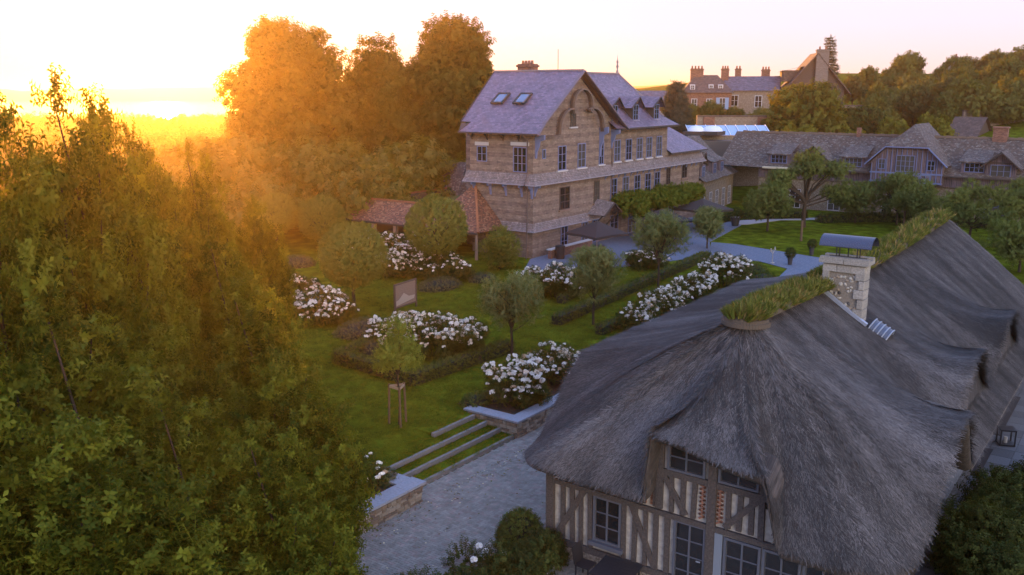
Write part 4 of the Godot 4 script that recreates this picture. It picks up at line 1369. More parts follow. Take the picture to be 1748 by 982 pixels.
	var dn := (Vector3(x0 + 0.4, thatch_over(x0 + 0.4, -7.1), -7.1) - Vector3(x0 + 0.4, thatch_over(x0 + 0.4, -7.9), -7.9)).normalized()
	b = B.new()
	var vent_up := dn.cross(Vector3.RIGHT)
	if vent_up.y < 0: vent_up = -vent_up
	b.sheet(11, 2, func(i: int, j: int):
		var a: float = PI * i / 10.0
		return v0 - Vector3.RIGHT * 0.42 * cos(a) + vent_up * 0.26 * sin(a) + dn * (-0.35 + 0.7 * j), func(i: int, j: int): return Vector2(i * 0.1, j))
	var vent := part(chim, "ridge_vent", b.mesh(), plain("vent_dark", Color(0.07, 0.085, 0.12), 0.4, 0.4))
	for k2 in 5:
		b = B.new()
		var pr := Vector3.ZERO
		for i in 11:
			var a := PI * i / 10.0
			var p := v0 - Vector3.RIGHT * 0.44 * cos(a) + vent_up * 0.28 * sin(a) + dn * (-0.34 + 0.17 * k2)
			if i > 0: b.bar(pr, p, 0.035, 0.035)
			pr = p
		part(vent, "rib", b.mesh(), mats["lead"])

func thatch_over(x: float, z: float) -> float:
	# height of the thatch on the right slope
	var t := clampf((z - RZ) / (-4.0 - RZ), 0.0, 1.0)
	return thatch_point(thatch_len() - (53.0 - clampf(x, 23.2, 52.9)), t).y

func stones_on(parent: Node, at: Vector3, ux: Vector3, out: Vector3, w: float, h: float, sw: float, sh: float, ms: Array, shapes: Array, r: RandomNumberGenerator) -> void:
	# rubble stones, each its own piece, in rough courses on a wall's face
	var y := 0.0
	while y < h - 0.03:
		var hh := minf(r.randf_range(0.6, 1.3) * sh, h - y)
		var x := 0.0
		while x < w - 0.03:
			var ww := minf(r.randf_range(0.4, 1.7) * sw, w - x)
			var o := part(parent, "stone", shapes[r.randi() % shapes.size()], ms[r.randi() % ms.size()], at + ux * (x + ww / 2) + Vector3.UP * (y + hh / 2))
			o.basis = Basis(ux, Vector3.UP, out).scaled_local(Vector3(ww * 1.02, hh * 1.0, 0.11 + 0.05 * r.randf()))
			x += ww
		y += hh

func build_terrace() -> void:
	var r := RandomNumberGenerator.new()
	r.seed = 31
	# brick paving laid in herringbone
	var bed := rough("paving_bed", Color(0.10, 0.097, 0.09), Color(0.15, 0.145, 0.135), 1.0, 1.0)
	var b := B.new()
	b.quad(Vector3(6, -0.59, -4), Vector3(22.2, -0.59, -4), Vector3(22.2, -0.59, -21.0), Vector3(6, -0.59, -21.0))
	b.quad(Vector3(22.2, -0.59, -14.7), Vector3(60, -0.59, -14.7), Vector3(60, -0.59, -20.9), Vector3(22.2, -0.59, -20.9))
	var ter := struct("brick_pavement", b.mesh(), bed, "grey brick pavement laid in herringbone before the cottage")
	b = B.new()
	var c := 0.006
	var hx := 0.107
	var hz := 0.051
	b.quad(Vector3(-hx + c, 0, hz - c), Vector3(hx - c, 0, hz - c), Vector3(hx - c, 0, -hz + c), Vector3(-hx + c, 0, -hz + c))
	var lo := [Vector3(-hx, -0.02, hz), Vector3(hx, -0.02, hz), Vector3(hx, -0.02, -hz), Vector3(-hx, -0.02, -hz)]
	var hi := [Vector3(-hx + c, 0, hz - c), Vector3(hx - c, 0, hz - c), Vector3(hx - c, 0, -hz + c), Vector3(-hx + c, 0, -hz + c)]
	for k in 4:
		b.quad(lo[k], lo[(k + 1) % 4], hi[(k + 1) % 4], hi[k])
	var brick := b.mesh()
	var places := []
	var tints := []
	# one herringbone cell: a brick along and a brick across, stepped on the diagonal
	var u := 0.11
	for i in range(-220, 220):
		for j in range(-160, 160):
			for q in 2:
				var px: float = 20.0 + (i + j * 2.0 - (0.5 if q == 1 else 0.0)) * u
				var pz: float = -17.0 + (i - j * 2.0 + (1.5 if q == 1 else 0.0)) * u
				if px < 13.5 or px > 33 or pz < -20.95 or pz > -6 or (pz > -14.9 and px > 22.1) or (pz > -13 and px < 17):
					continue
				var tilt := Basis(Vector3(r.randf_range(-1, 1), 0, r.randf_range(-1, 1)).normalized(), r.randf_range(-0.02, 0.02))
				places.append(Transform3D(tilt * Basis(Vector3.UP, 0.0 if q == 0 else PI / 2), Vector3(px, -0.572 + r.randf_range(-0.003, 0.003), pz)))
				var g := r.randf_range(0.23, 0.31)
				tints.append(Color(g * 1.0, g * 0.965, g * 0.87) if r.randf() < 0.8 else Color(g * 1.1, g * 0.93, g * 0.85))
	var paver := rough("paver", Color(0.8, 0.8, 0.8), Color(1.15, 1.15, 1.15), 0.4, 0.3)
	weather(paver, "trodden", 0.82, 1.0, 4.0)
	copies(ter, "paving_bricks", brick, paver, places, tints).set_meta("kind", "stuff")
	# planter walls of rubble under blue-grey copings
	var shapes := []
	for k in 8:
		var s := B.new()
		var p := []
		for q in [[-1, -1], [1, -1], [1, 1], [-1, 1]]:
			p.append(Vector3(q[0] * r.randf_range(0.34, 0.46), q[1] * r.randf_range(0.34, 0.46), 0.5 + r.randf_range(-0.08, 0.08)))
		var p2 := [Vector3(-0.49, -0.49, 0), Vector3(0.49, -0.49, 0), Vector3(0.49, 0.49, 0), Vector3(-0.49, 0.49, 0)]
		s.quad(p[0], p[1], p[2], p[3])
		for q in 4: s.quad(p2[q], p2[(q + 1) % 4], p[(q + 1) % 4], p[q])
		shapes.append(s.mesh())
	var ms := []
	for k in 4:
		ms.append(rough("rubble%d" % k, [Color(0.17, 0.13, 0.095), Color(0.22, 0.18, 0.135), Color(0.13, 0.10, 0.08), Color(0.27, 0.23, 0.18)][k], [Color(0.24, 0.19, 0.14), Color(0.31, 0.26, 0.20), Color(0.19, 0.155, 0.125), Color(0.36, 0.31, 0.25)][k], 0.4, 1.0))
	var cope := rough("blue_stone", Color(0.20, 0.215, 0.25), Color(0.29, 0.30, 0.335), 0.9, 0.4)
	var mortar := rough("wall_mortar", Color(0.14, 0.12, 0.10), Color(0.20, 0.17, 0.14), 0.5, 1.0)
	var pl := thing("rubble_planter_wall", "rubble planter wall with blue-grey coping left of the grass steps", "wall")
	b = B.new()
	b.box(Vector3(10, -0.7, -20.72), Vector3(22.6, 0.02, -20.2)); b.box(Vector3(22.1, -0.7, -22.0), Vector3(22.62, 0.02, -20.72))
	part(pl, "core", b.mesh(), mortar)
	stones_on(pl, Vector3(16.6, -0.6, -20.19), Vector3.RIGHT, Vector3.BACK, 6.0, 0.62, 0.24, 0.125, ms, shapes, r)
	for k in 13:
		b = B.new()
		var l := 12.86 / 13.0
		b.box(Vector3(9.95 + l * k, 0.024, -20.8), Vector3(9.95 + l * (k + 1) - 0.012, 0.11, -20.12))
		part(pl, "coping", b.mesh(), cope)
	b = B.new()
	b.box(Vector3(22.0, 0.024, -22.1), Vector3(22.72, 0.11, -20.81))
	part(pl, "coping", b.mesh(), cope)
	var pr := thing("corner_planter_wall", "rubble planter wall with blue-grey coping right of the grass steps by the cottage", "wall")
	b = B.new()
	b.box(Vector3(29.45, -0.7, -23.6), Vector3(29.95, 0.08, -20.9)); b.box(Vector3(29.95, -0.7, -21.4), Vector3(50, 0.08, -20.9))
	part(pr, "core", b.mesh(), mortar)
	stones_on(pr, Vector3(29.44, -0.6, -23.5), Vector3.BACK, Vector3.LEFT, 2.6, 0.66, 0.26, 0.13, ms, shapes, r)
	stones_on(pr, Vector3(29.45, -0.6, -20.89), Vector3.RIGHT, Vector3.BACK, 6.5, 0.66, 0.26, 0.13, ms, shapes, r)
	for k in 3:
		b = B.new()
		b.box(Vector3(29.37, 0.084, -23.7 + 0.92 * k), Vector3(30.0, 0.165, -22.79 + 0.92 * k - 0.012 + (0.15 if k == 2 else 0.0)))
		part(pr, "coping", b.mesh(), cope)
	for k in 14:
		b = B.new()
		b.box(Vector3(30.01 + 1.02 * k, 0.084, -21.45), Vector3(31.02 + 1.02 * k, 0.165, -20.8))
		part(pr, "coping", b.mesh(), cope)
	# grass steps between stone kerbs
	var st := thing("grass_steps", "shallow grass steps between long stone kerbs leading up to the lawn", "steps")
	var kerb := rough("kerb_stone", Color(0.15, 0.145, 0.14), Color(0.23, 0.22, 0.215), 0.7, 0.6)
	var turf: Material = mats["lawn_green"]
	for e in [[22.75, -21.05, -0.7, -0.44], [22.75, -21.75, -0.5, -0.28], [22.75, -22.42, -0.3, -0.12], [26.6, -23.1, -0.2, 0.03]]:
		var k0: float = e[0]
		while k0 < 29.3:
			var k1 := minf(k0 + 1.7, 29.36)
			b = B.new()
			b.box(Vector3(k0, e[2], e[1] - 0.065), Vector3(k1 - 0.008, e[3], e[1] + 0.065))
			part(st, "kerb", b.mesh(), kerb)
			k0 = k1
	for e in [[-21.66, -21.14, -0.47, -0.46], [-22.33, -21.84, -0.31, -0.30], [-23.0, -22.51, -0.15, -0.14]]:
		b = B.new()
		b.quad(Vector3(22.7, e[2], e[1]), Vector3(29.4, e[2], e[1]), Vector3(29.4, e[3], e[0]), Vector3(22.7, e[3], e[0]))
		part(st, "tread", b.mesh(), turf)
	b = B.new()
	b.quad(Vector3(22.7, -0.14, -22.9), Vector3(26.6, -0.14, -22.9), Vector3(26.6, 0.03, -24.2), Vector3(22.7, 0.03, -24.2))
	b.quad(Vector3(26.6, 0.02, -23.15), Vector3(29.4, 0.02, -23.15), Vector3(29.4, 0.035, -24.2), Vector3(26.6, 0.035, -24.2))
	part(st, "tread", b.mesh(), turf)
	# soil of the planters
	b = B.new()
	b.quad(Vector3(10, 0.03, -20.8), Vector3(22.0, 0.03, -20.8), Vector3(22.0, 0.03, -23.2), Vector3(10, 0.03, -23.2))
	b.quad(Vector3(30, 0.09, -21.4), Vector3(52, 0.06, -21.4), Vector3(52, 0.02, -24.6), Vector3(30, 0.02, -24.6))
	struct("soil", b.mesh(), rough("soil", Color(0.035, 0.026, 0.018), Color(0.075, 0.055, 0.04), 1.2, 4.0), "dark soil of the planted beds")
	# furniture on the terrace by the cottage
	var met := plain("dark_metal", Color(0.018, 0.018, 0.022), 0.45)
	var tb := thing("terrace_table", "dark square garden table at the foot of the cottage wall", "table", Vector3(21.3, -0.572, -11.6), 0.1)
	b = B.new()
	for k in 7: b.box(Vector3(-0.6 + 0.172 * k, 0.72, -0.6), Vector3(-0.44 + 0.172 * k, 0.75, 0.6))
	part(tb, "table_top", b.mesh(), met)
	for e in [[-0.5, -0.5], [0.5, -0.5], [-0.5, 0.5], [0.5, 0.5]]:
		b = B.new()
		b.box(Vector3(e[0] - 0.025, 0, e[1] - 0.025), Vector3(e[0] + 0.025, 0.72, e[1] + 0.025))
		part(tb, "leg", b.mesh(), met)
	for e in [[Vector3(21.5, -0.572, -12.75), 0.0, "dark garden chair with its back to the bush, left of the terrace table"], [Vector3(20.3, -0.572, -11.4), 1.6, "dark garden chair at the near side of the terrace table"]]:
		var ch := thing("garden_chair", e[2], "chair", e[0], e[1], "garden chairs on the terrace")
		b = B.new()
		b.box(Vector3(-0.24, 0.42, -0.24), Vector3(0.24, 0.46, 0.24))
		part(ch, "seat", b.mesh(), met)
		b = B.new()
		b.cbox(Vector3(-0.24, 0, -0.02), Vector3(0.24, 0.55, 0.02), Transform3D(Basis(Vector3.RIGHT, -0.18), Vector3(0, 0.46, -0.24)))
		part(ch, "backrest", b.mesh(), met)
		for l in [[-0.21, -0.21], [0.21, -0.21], [-0.21, 0.21], [0.21, 0.21]]:
			b = B.new()
			b.box(Vector3(l[0] - 0.018, 0, l[1] - 0.018), Vector3(l[0] + 0.018, 0.42, l[1] + 0.018))
			part(ch, "leg", b.mesh(), met)
	var bw := thing("stone_bowl", "shallow round stone bowl of succulents on the paving beside the chair", "planter", Vector3(20.9, -0.572, -13.9))
	b = B.new()
	b.lathe(Vector3.ZERO, [Vector2(0.18, 0), Vector2(0.32, 0.12), Vector2(0.38, 0.24), Vector2(0.34, 0.24), Vector2(0.3, 0.17), Vector2(0.0, 0.17)], 18)
	part(bw, "bowl", b.mesh(), cope)
	# slabs, mats and a lantern on the far side of the cottage
	places = []; tints = []
	b = B.new()
	b.box(Vector3(-0.44, -0.04, -0.44), Vector3(0.44, 0, 0.44))
	for i in 52:
		for j in 6:
			places.append(Transform3D(Basis(), Vector3(26.0 + 0.9 * i, -0.572, -5.1 + 0.9 * j)))
			var g := r.randf_range(0.10, 0.15)
			tints.append(Color(g, g * 1.02, g * 1.07))
	var bk := B.new()
	bk.quad(Vector3(25.5, -0.6, 0.2), Vector3(73, -0.6, 0.2), Vector3(73, -0.6, -5.6), Vector3(25.5, -0.6, -5.6))
	var pv := struct("slab_pavement", bk.mesh(), bed, "grey slab pavement along the right side of the cottage")
	copies(pv, "slabs", b.mesh(), rough("slab_stone", Color(0.85, 0.85, 0.85), Color(1.1, 1.1, 1.1), 0.7, 0.3), places, tints).set_meta("kind", "stuff")
	for e in [[44.5, -5.0, 3.0], [38.0, -5.0, 1.6]]:
		var mt := thing("door_mat", "long dark mat on the slabs at the far side of the cottage" if e[2] > 2 else "shorter dark mat on the slabs beside the lantern", "mat", Vector3(e[0], -0.566, e[1]))
		b = B.new()
		b.box(Vector3(-e[2], 0, -0.7), Vector3(e[2], 0.03, 0.5))
		part(mt, "mat", b.mesh(), plain("mat_brown", Color(0.03, 0.025, 0.025), 0.95))
	var ln := thing("floor_lantern", "square dark metal lantern standing on the slabs right of the thatched roof", "lantern", Vector3(40.6, -0.55, -4.2), 0.4)
	b = B.new()
	b.box(Vector3(-0.3, 0, -0.3), Vector3(0.3, 0.05, 0.3)); b.box(Vector3(-0.3, 0.62, -0.3), Vector3(0.3, 0.68, 0.3))
	for e in [[-1, -1], [1, -1], [-1, 1], [1, 1]]:
		b.box(Vector3(e[0] * 0.27 - 0.025, 0.05, e[1] * 0.27 - 0.025), Vector3(e[0] * 0.27 + 0.025, 0.62, e[1] * 0.27 + 0.025))
	part(ln, "frame", b.mesh(), met)
	b = B.new()
	b.cyl(Vector3(0, 0.05, 0), Vector3(0, 0.3, 0), 0.07, 0.07, 10)
	part(ln, "candle", b.mesh(), plain("wax", Color(0.55, 0.5, 0.42), 0.6))

# a leafy twig: n leaves set alternately along a stem of length len, growing up +y
func spray(n: int, len: float, leaf: float, wide: float, droop := 0.5, stem := true) -> ArrayMesh:
	var b := B.new()
	if stem:
		b.bar(Vector3.ZERO, Vector3(0, len * 0.9, 0), leaf * 0.09, leaf * 0.09)
	for k in n:
		var f := (k + 0.6) / n
		var a := k * 2.4 + rng.randf_range(-0.4, 0.4)
		var d := Vector3(cos(a), rng.randf_range(0.1, 0.8) - droop * (1 - f), sin(a)).normalized()
		var s := d.cross(Vector3.UP).normalized()
		var nn := s.cross(d)
		var o := Vector3(0, len * f, 0)
		var l := leaf * rng.randf_range(0.75, 1.2)
		var w := wide * rng.randf_range(0.8, 1.2)
		var tip := o + d * l - nn * l * 0.12
		var mid := o + d * l * 0.5
		var fold := nn * w * 0.28
		var h := b.v.size()
		for p in [o, mid - s * w / 2 + fold, tip, mid + s * w / 2 + fold]:
			b.vert(p, nn, Vector2.ZERO)
		for q in [0, 1, 2, 0, 2, 3]:
			b.ix.append(h + q)
	return b.mesh()

func outward(d: Vector3) -> Basis:
	# a basis whose y leans along d, turned at random about it
	var y := d.normalized()
	var x := y.cross(Vector3(rng.randfn(), rng.randfn(), rng.randfn())).normalized()
	return Basis(x, y, x.cross(y))

# places for sprays over the shells of blobs [centre, radii, count]; each tinted between two leaf colours
func scatter(blobs: Array, size0: float, size1: float, c0: Color, c1: Color, places: Array, tints: Array, lift := 0.35, inner := 0.55) -> void:
	for e in blobs:
		var at: Vector3 = e[0]
		var rad: Vector3 = e[1]
		var own := rng.randf()
		for k in int(e[2]):
			var d := Vector3(rng.randfn(), rng.randfn(), rng.randfn()).normalized()
			var f := lerpf(inner, 1.0, pow(rng.randf(), 0.6))
			var p := at + d * rad * f
			var sc := rng.randf_range(size0, size1)
			places.append(Transform3D(outward(d + Vector3(0, lift, 0) + Vector3(rng.randfn(), rng.randfn(), rng.randfn()) * 0.35).scaled_local(Vector3.ONE * sc), p))
			var m := clampf(own * 0.6 + rng.randf() * 0.4, 0, 1)
			tints.append(c0.lerp(c1, m))

func limb(b: B, p: Vector3, q: Vector3, r0: float, r1: float, bend := 0.12, seg := 6) -> void:
	var mid := p.lerp(q, 0.5) + Vector3(rng.randfn(), rng.randfn() * 0.3, rng.randfn()) * (q - p).length() * bend
	b.cyl(p, mid, r0, (r0 + r1) / 2, seg, false)
	b.cyl(mid, q, (r0 + r1) / 2, r1, seg, false)

# a tree: trunk and limbs in one tapered part, foliage in another
func tree(called: String, label: String, cat: String, at: Vector3, fork: float, r0: float, blobs: Array, mesh: ArrayMesh, mat: Material, c0: Color, c1: Color, s0 := 0.8, s1 := 1.25, group := "", inner := 0.55, limbs := 14) -> Node3D:
	var t := thing(called, label, cat, at, 0.0, group)
	var b := B.new()
	limb(b, Vector3(0, -0.4, 0), Vector3(0, fork, 0), r0, r0 * 0.7, 0.02, 8)
	var stepn := maxi(1, blobs.size() / limbs)
	for k in range(0, blobs.size(), stepn):
		var e: Array = blobs[k]
		var c: Vector3 = e[0]
		var base := Vector3(0, fork * rng.randf_range(0.75, 1.0), 0)
		if c.y > fork * 1.6: base = Vector3(c.x * 0.15, lerpf(fork, c.y, 0.25), c.z * 0.15)
		limb(b, Vector3(0, fork * 0.95, 0), base, r0 * 0.6, r0 * 0.4, 0.05, 5)
		limb(b, base, c, r0 * 0.38, r0 * 0.1, 0.1, 5)
	part(t, "trunk", b.mesh(), mats["bark"])
	var places := []
	var tints := []
	scatter(blobs, s0, s1, c0, c1, places, tints, 0.35, inner)
	var cr := copies(t, "crown", mesh, mat, places, tints)
	cr.set_meta("kind", "stuff")
	return t

# small blobs gathered over a larger shape: n clumps on the shell of an ellipsoid
func clumps(c: Vector3, rad: Vector3, n: int, r0: float, r1: float, each: int, flat := 1.0) -> Array:
	var out := []
	for k in n:
		var d := Vector3(rng.randfn(), rng.randfn(), rng.randfn()).normalized()
		var f := pow(rng.randf(), 0.4)
		var r := rng.randf_range(r0, r1)
		out.append([c + d * rad * f, Vector3(r, r * flat, r), each * r * r / (r1 * r1) + each * 0.3])
	return out

func blossom() -> ArrayMesh:
	# a round head of white roses: seven cupped flowers close together, each of two whorls of petals
	var b := B.new()
	for q in 7:
		var a := q * 1.05
		var out := (Vector3(cos(a), 0.55, sin(a)) if q > 0 else Vector3.UP).normalized()
		var o := out * 0.085 + Vector3(rng.randfn(), rng.randfn(), rng.randfn()) * 0.012
		var bs := outward(out)
		for ring in 2:
			var n := 6 - ring * 2
			for k in n:
				var w0 := TAU * k / n + ring * 0.6
				var w1 := TAU * (k + 1.08) / n + ring * 0.6
				var wm := (w0 + w1) / 2
				var r := 0.052 - 0.024 * ring
				var h := 0.014 + 0.03 * ring
				b.quad(o + bs * Vector3(0, -0.025, 0), o + bs * Vector3(cos(w1) * r, h, sin(w1) * r), o + bs * Vector3(cos(wm) * r * 1.3, h * 0.8 - 0.004, sin(wm) * r * 1.3), o + bs * Vector3(cos(w0) * r, h, sin(w0) * r))
	return b.mesh()

var rose_leaf: ArrayMesh
var rose_head: ArrayMesh

func rose_bush(label: String, at: Vector3, rx: float, rz: float, h: float, flowers: int, turn := 0.0) -> void:
	var t := thing("rose_bush", label, "rose bush", at, turn, "white rose bushes of the garden beds")
	var b := B.new()
	var bl := []
	for k in int(14 + rx * rz * 7):
		var a := rng.randf() * TAU
		var f := sqrt(rng.randf()) * 0.85
		var r := rng.randf_range(0.28, 0.48)
		var c := Vector3(cos(a) * rx * f, h * rng.randf_range(0.3, 0.95) * (1.0 - 0.3 * f * f) - r * 0.4, sin(a) * rz * f)
		bl.append([c, Vector3(r, r, r), 66])
		if k % 2 == 0:
			limb(b, Vector3(c.x * 0.5, 0, c.z * 0.5), c, 0.025, 0.012, 0.1, 4)
	part(t, "stems", b.mesh(), mats["bark"])
	var places := []
	var tints := []
	scatter(bl, 0.8, 1.3, Color(0.06, 0.085, 0.022), Color(0.115, 0.125, 0.036), places, tints)
	copies(t, "leaves", rose_leaf, mats["leaf"], places, tints).set_meta("kind", "stuff")
	places = []; tints = []
	var guard := 0
	while places.size() < flowers * 0.85 and guard < flowers * 6:
		guard += 1
		var e: Array = bl[rng.randi() % bl.size()]
		var d := Vector3(rng.randfn(), absf(rng.randfn()) * 0.8 + 0.25, rng.randfn()).normalized()
		var p: Vector3 = e[0] + d * (e[1] as Vector3) * rng.randf_range(1.0, 1.3)
		var f := Vector2(p.x / rx, p.z / rz).length()
		var top := h * (1.0 - 0.3 * f * f)
		if p.y < top * rng.randf_range(0.3, 0.85): continue
		places.append(Transform3D((Basis(Vector3.UP, rng.randf() * TAU) * Basis(Vector3.RIGHT, rng.randfn() * 0.5)).scaled_local(Vector3.ONE * rng.randf_range(0.5, 1.25)), p))
		var w := rng.randf()
		tints.append(Color(0.86, 0.83, 0.78) if w < 0.8 else (Color(0.84, 0.74, 0.62) if w < 0.93 else Color(0.55, 0.42, 0.28)))
	copies(t, "blossoms", rose_head, mats["petal"], places, tints).set_meta("kind", "stuff")

# a clipped hedge along a run of points: a dark twiggy core under a skin of small leaves
func hedge(label: String, pts: Array, w: float, h: float, mesh: ArrayMesh, c0: Color, c1: Color, per: float, group := "") -> void:
	var t := thing("clipped_hedge", label, "hedge", pts[0], 0.0, group)
	var b := B.new()
	var places := []
	var tints := []
	for k in pts.size() - 1:
		var p: Vector3 = pts[k] - pts[0]
		var q: Vector3 = pts[k + 1] - pts[0]
		var d := (q - p).normalized()
		var s := d.cross(Vector3.UP)
		var l := (q - p).length() + w * 0.5
		b.bar(p - d * w * 0.2 + Vector3(0, h * 0.46, 0), q + d * w * 0.2 + Vector3(0, h * 0.46, 0), w * 0.86, h * 0.92)
		var area := l * (w + 2 * h)
		for m in int(area * per):
			var u := rng.randf() * l - w * 0.25
			var f := rng.randf() * (w + 2 * h)
			var o: Vector3
			var nn: Vector3
			if f < w:
				o = s * (f - w / 2) + Vector3(0, h * 0.97, 0); nn = Vector3.UP
			elif f < w + h:
				o = s * w * 0.47 + Vector3(0, f - w, 0); nn = s
			else:
				o = -s * w * 0.47 + Vector3(0, f - w - h, 0); nn = -s
			places.append(Transform3D(outward(nn + Vector3(rng.randfn(), rng.randfn(), rng.randfn()) * 0.45).scaled_local(Vector3.ONE * rng.randf_range(0.8, 1.3)), p + d * u + o - nn * 0.05))
			tints.append(c0.lerp(c1, rng.randf()))
		for e in 2:
			var face := -d if e == 0 else d
			var o := p - d * w * 0.22 if e == 0 else q + d * w * 0.22
			for m in int(w * h * per * 0.7):
				places.append(Transform3D(outward(face + Vector3(rng.randfn(), rng.randfn(), rng.randfn()) * 0.4), o + s * rng.randf_range(-0.5, 0.5) * w + Vector3(0, rng.randf() * h, 0)))
				tints.append(c0.lerp(c1, rng.randf()))
	part(t, "branches", b.mesh(), plain("hedge_core", Color(0.014, 0.018, 0.007), 0.95))
	copies(t, "leaves", mesh, mats["leaf"], places, tints).set_meta("kind", "stuff")

func mound(called: String, label: String, cat: String, at: Vector3, rad: Vector3, n: int, mesh: ArrayMesh, c0: Color, c1: Color, group := "") -> Node3D:
	# a rounded shrub or clipped ball standing on the ground
	var t := thing(called, label, cat, at, 0.0, group)
	var b := B.new()
	var prof := []
	for k in 7:
		var a := PI * 0.5 * k / 6.0
		prof.append(Vector2(cos(a) * 0.86, sin(a) * 0.86))
	b.lathe(Vector3.ZERO, prof, 12)
	var core := part(t, "branches", b.mesh(), mats["hedge_core"])
	core.scale = rad
	var places := []
	var tints := []
	for k in n:
		var d := Vector3(rng.randfn(), absf(rng.randfn()), rng.randfn()).normalized()
		places.append(Transform3D(outward(d / rad + Vector3(rng.randfn(), rng.randfn(), rng.randfn()) * 0.4).scaled_local(Vector3.ONE * rng.randf_range(0.75, 1.3)), d * rad * rng.randf_range(0.82, 0.98)))
		tints.append(c0.lerp(c1, rng.randf()))
	copies(t, "leaves", mesh, mats["leaf"], places, tints).set_meta("kind", "stuff")
	return t

var small_leaf: ArrayMesh
var mid_leaf: ArrayMesh

func build_garden() -> void:
	rough("bark", Color(0.03, 0.023, 0.018), Color(0.075, 0.057, 0.044), 0.4, 1.5, 0.05, FastNoiseLite.TYPE_SIMPLEX, 0.95, false)
	leaf_mat("leaf", Color.WHITE)
	plain("hedge_core", Color(0.014, 0.018, 0.007), 0.95)
	var petal := leaf_mat("petal", Color.WHITE, 0.3)
	petal.backlight = Color(0.35, 0.34, 0.32)
	rose_leaf = spray(9, 0.22, 0.075, 0.042)
	rose_head = blossom()
	small_leaf = spray(10, 0.16, 0.055, 0.034)
	mid_leaf = spray(11, 0.34, 0.10, 0.055)
	# grass blades over the near lawn
	var b := B.new()
	for k in 9:
		var a := rng.randf() * TAU
		var d := Vector3(cos(a), 0, sin(a))
		var o := d * rng.randf_range(0, 0.09)
		var s := d.cross(Vector3.UP) * 0.006
		b.tri(o - s, o + s, o + Vector3(0, rng.randf_range(0.025, 0.05), 0) + d * 0.02)
	var places := []
	var tints := []
	var gn := FastNoiseLite.new()
	gn.frequency = 0.05
	for k in 90000:
		var x := rng.randf_range(20, 62)
		var z := rng.randf_range(-46, -20.9)
		if z > -24.3 and (x < 29.5 or x > 29.4): 
			if not (x > 22.7 and x < 29.4): continue
		if x > 56 and z < -36: continue
		var y := land(x, z)
		if z > -24.2: y = [-0.14, -0.30, -0.46][clampi(int((z + 23.1) / 0.67), 0, 2)] if z > -23.1 else 0.0
		places.append(Transform3D(Basis(Vector3.UP, rng.randf() * TAU).scaled_local(Vector3.ONE * rng.randf_range(0.8, 1.5)), Vector3(x, y + 0.02, z)))
		var m := clampf(0.5 + 0.6 * gn.get_noise_2d(x * 4, z * 4) + rng.randf_range(-0.3, 0.3), 0, 1)
		tints.append(Color(0.085, 0.115, 0.012).lerp(Color(0.165, 0.19, 0.028), m))
	var gr := copies(self, "grass", b.mesh(), mats["leaf"], places, tints)
	tag(gr, "short mown grass of the garden lawn", "grass", "", "stuff")
	# clipped round-headed trees
	var bay0 := Color(0.122, 0.155, 0.034)
	var bay1 := Color(0.229, 0.255, 0.062)
	for e in [
		[40.5, -41.55, 2.9, 2.05, "clipped round-headed tree between two white rose beds, left of the lattice panel"],
		[50.7, -43.25, 3.4, 2.15, "clipped round-headed tree in front of the tiled gallery, tall trunk rising from a rose bed"],
		[54.6, -59.7, 2.2, 1.95, "hazy clipped round-headed tree left of the gallery's tiled roof end"],
		[52.3, -62.9, 2.6, 1.75, "hazy clipped round-headed tree farthest left on the lawn, thin dark trunk"]]:
		var c := Vector3(0, e[2] + 0.5, 0)
		var bl := [[c, Vector3(e[3], e[3] * 0.93, e[3]), 2100], [c, Vector3(e[3], e[3], e[3]) * 0.7, 500]]
		for k in 16:
			var d := Vector3(rng.randfn(), rng.randfn(), rng.randfn()).normalized()
			bl.append([c + d * e[3] * 0.78, Vector3.ONE * e[3] * 0.3, 70])
		tree("round_headed_tree", e[4], "tree", Vector3(e[0], 0, e[1]), e[2] - 0.9, 0.13, bl, small_leaf, mats["leaf"], bay0, bay1, 1.3, 2.1, "clipped round-headed trees on the lawn", 0.86)
	var sh := clumps(Vector3(0, 1.75, 0), Vector3(1.6, 1.3, 1.6), 26, 0.5, 0.8, 95)
	tree("bay_shrub", "dense upright shrub at the foot of the inn's left corner", "shrub", Vector3(56.3, 0, -41.6), 0.7, 0.12, sh, small_leaf, mats["leaf"], bay0, bay1, 1.2, 1.9)
	# loose-crowned fruit trees on thin trunks
	var p0 := Color(0.130, 0.178, 0.068)
	var p1 := Color(0.251, 0.293, 0.126)
	for e in [
		[37.8, -27.2, 1.5, 4.5, 1.5, "loose grey-green young tree in the middle of the lawn between two rose beds"],
		[45.6, -26.8, 1.7, 4.9, 1.6, "loose grey-green young tree beside the long low hedge, thin bare trunk"],
		[57.1, -28.4, 2.0, 5.6, 1.75, "tallest loose grey-green young tree, before the dark umbrellas"],
		[74.3, -32.3, 1.2, 3.7, 1.1, "smallest loose young tree, by the blue-grey path beside the umbrellas"]]:
		var h: float = e[3]
		var rr: float = e[4]
		var bl := clumps(Vector3(0, h * 0.62, 0), Vector3(rr, h * 0.30, rr), 34, 0.3, 0.5, 46)
		for k in 16:
			var a := rng.randf() * TAU
			var q := rng.randf_range(0.2, 0.95) * rr
			for m in 3:
				bl.append([Vector3(cos(a) * q, h * (0.72 + 0.09 * m) - q * 0.25, sin(a) * q), Vector3(0.14, 0.26, 0.14), 14])
		tree("young_tree", e[5], "tree", Vector3(e[0], 0, e[1]), e[2], 0.09, bl, mid_leaf, mats["leaf"], p0, p1, 0.75, 1.15, "loose-crowned young trees on the lawn", 0.4, 26)
	# the staked sapling
	var bl := clumps(Vector3(0, 3.1, 0), Vector3(0.75, 0.6, 0.75), 18, 0.28, 0.42, 40)
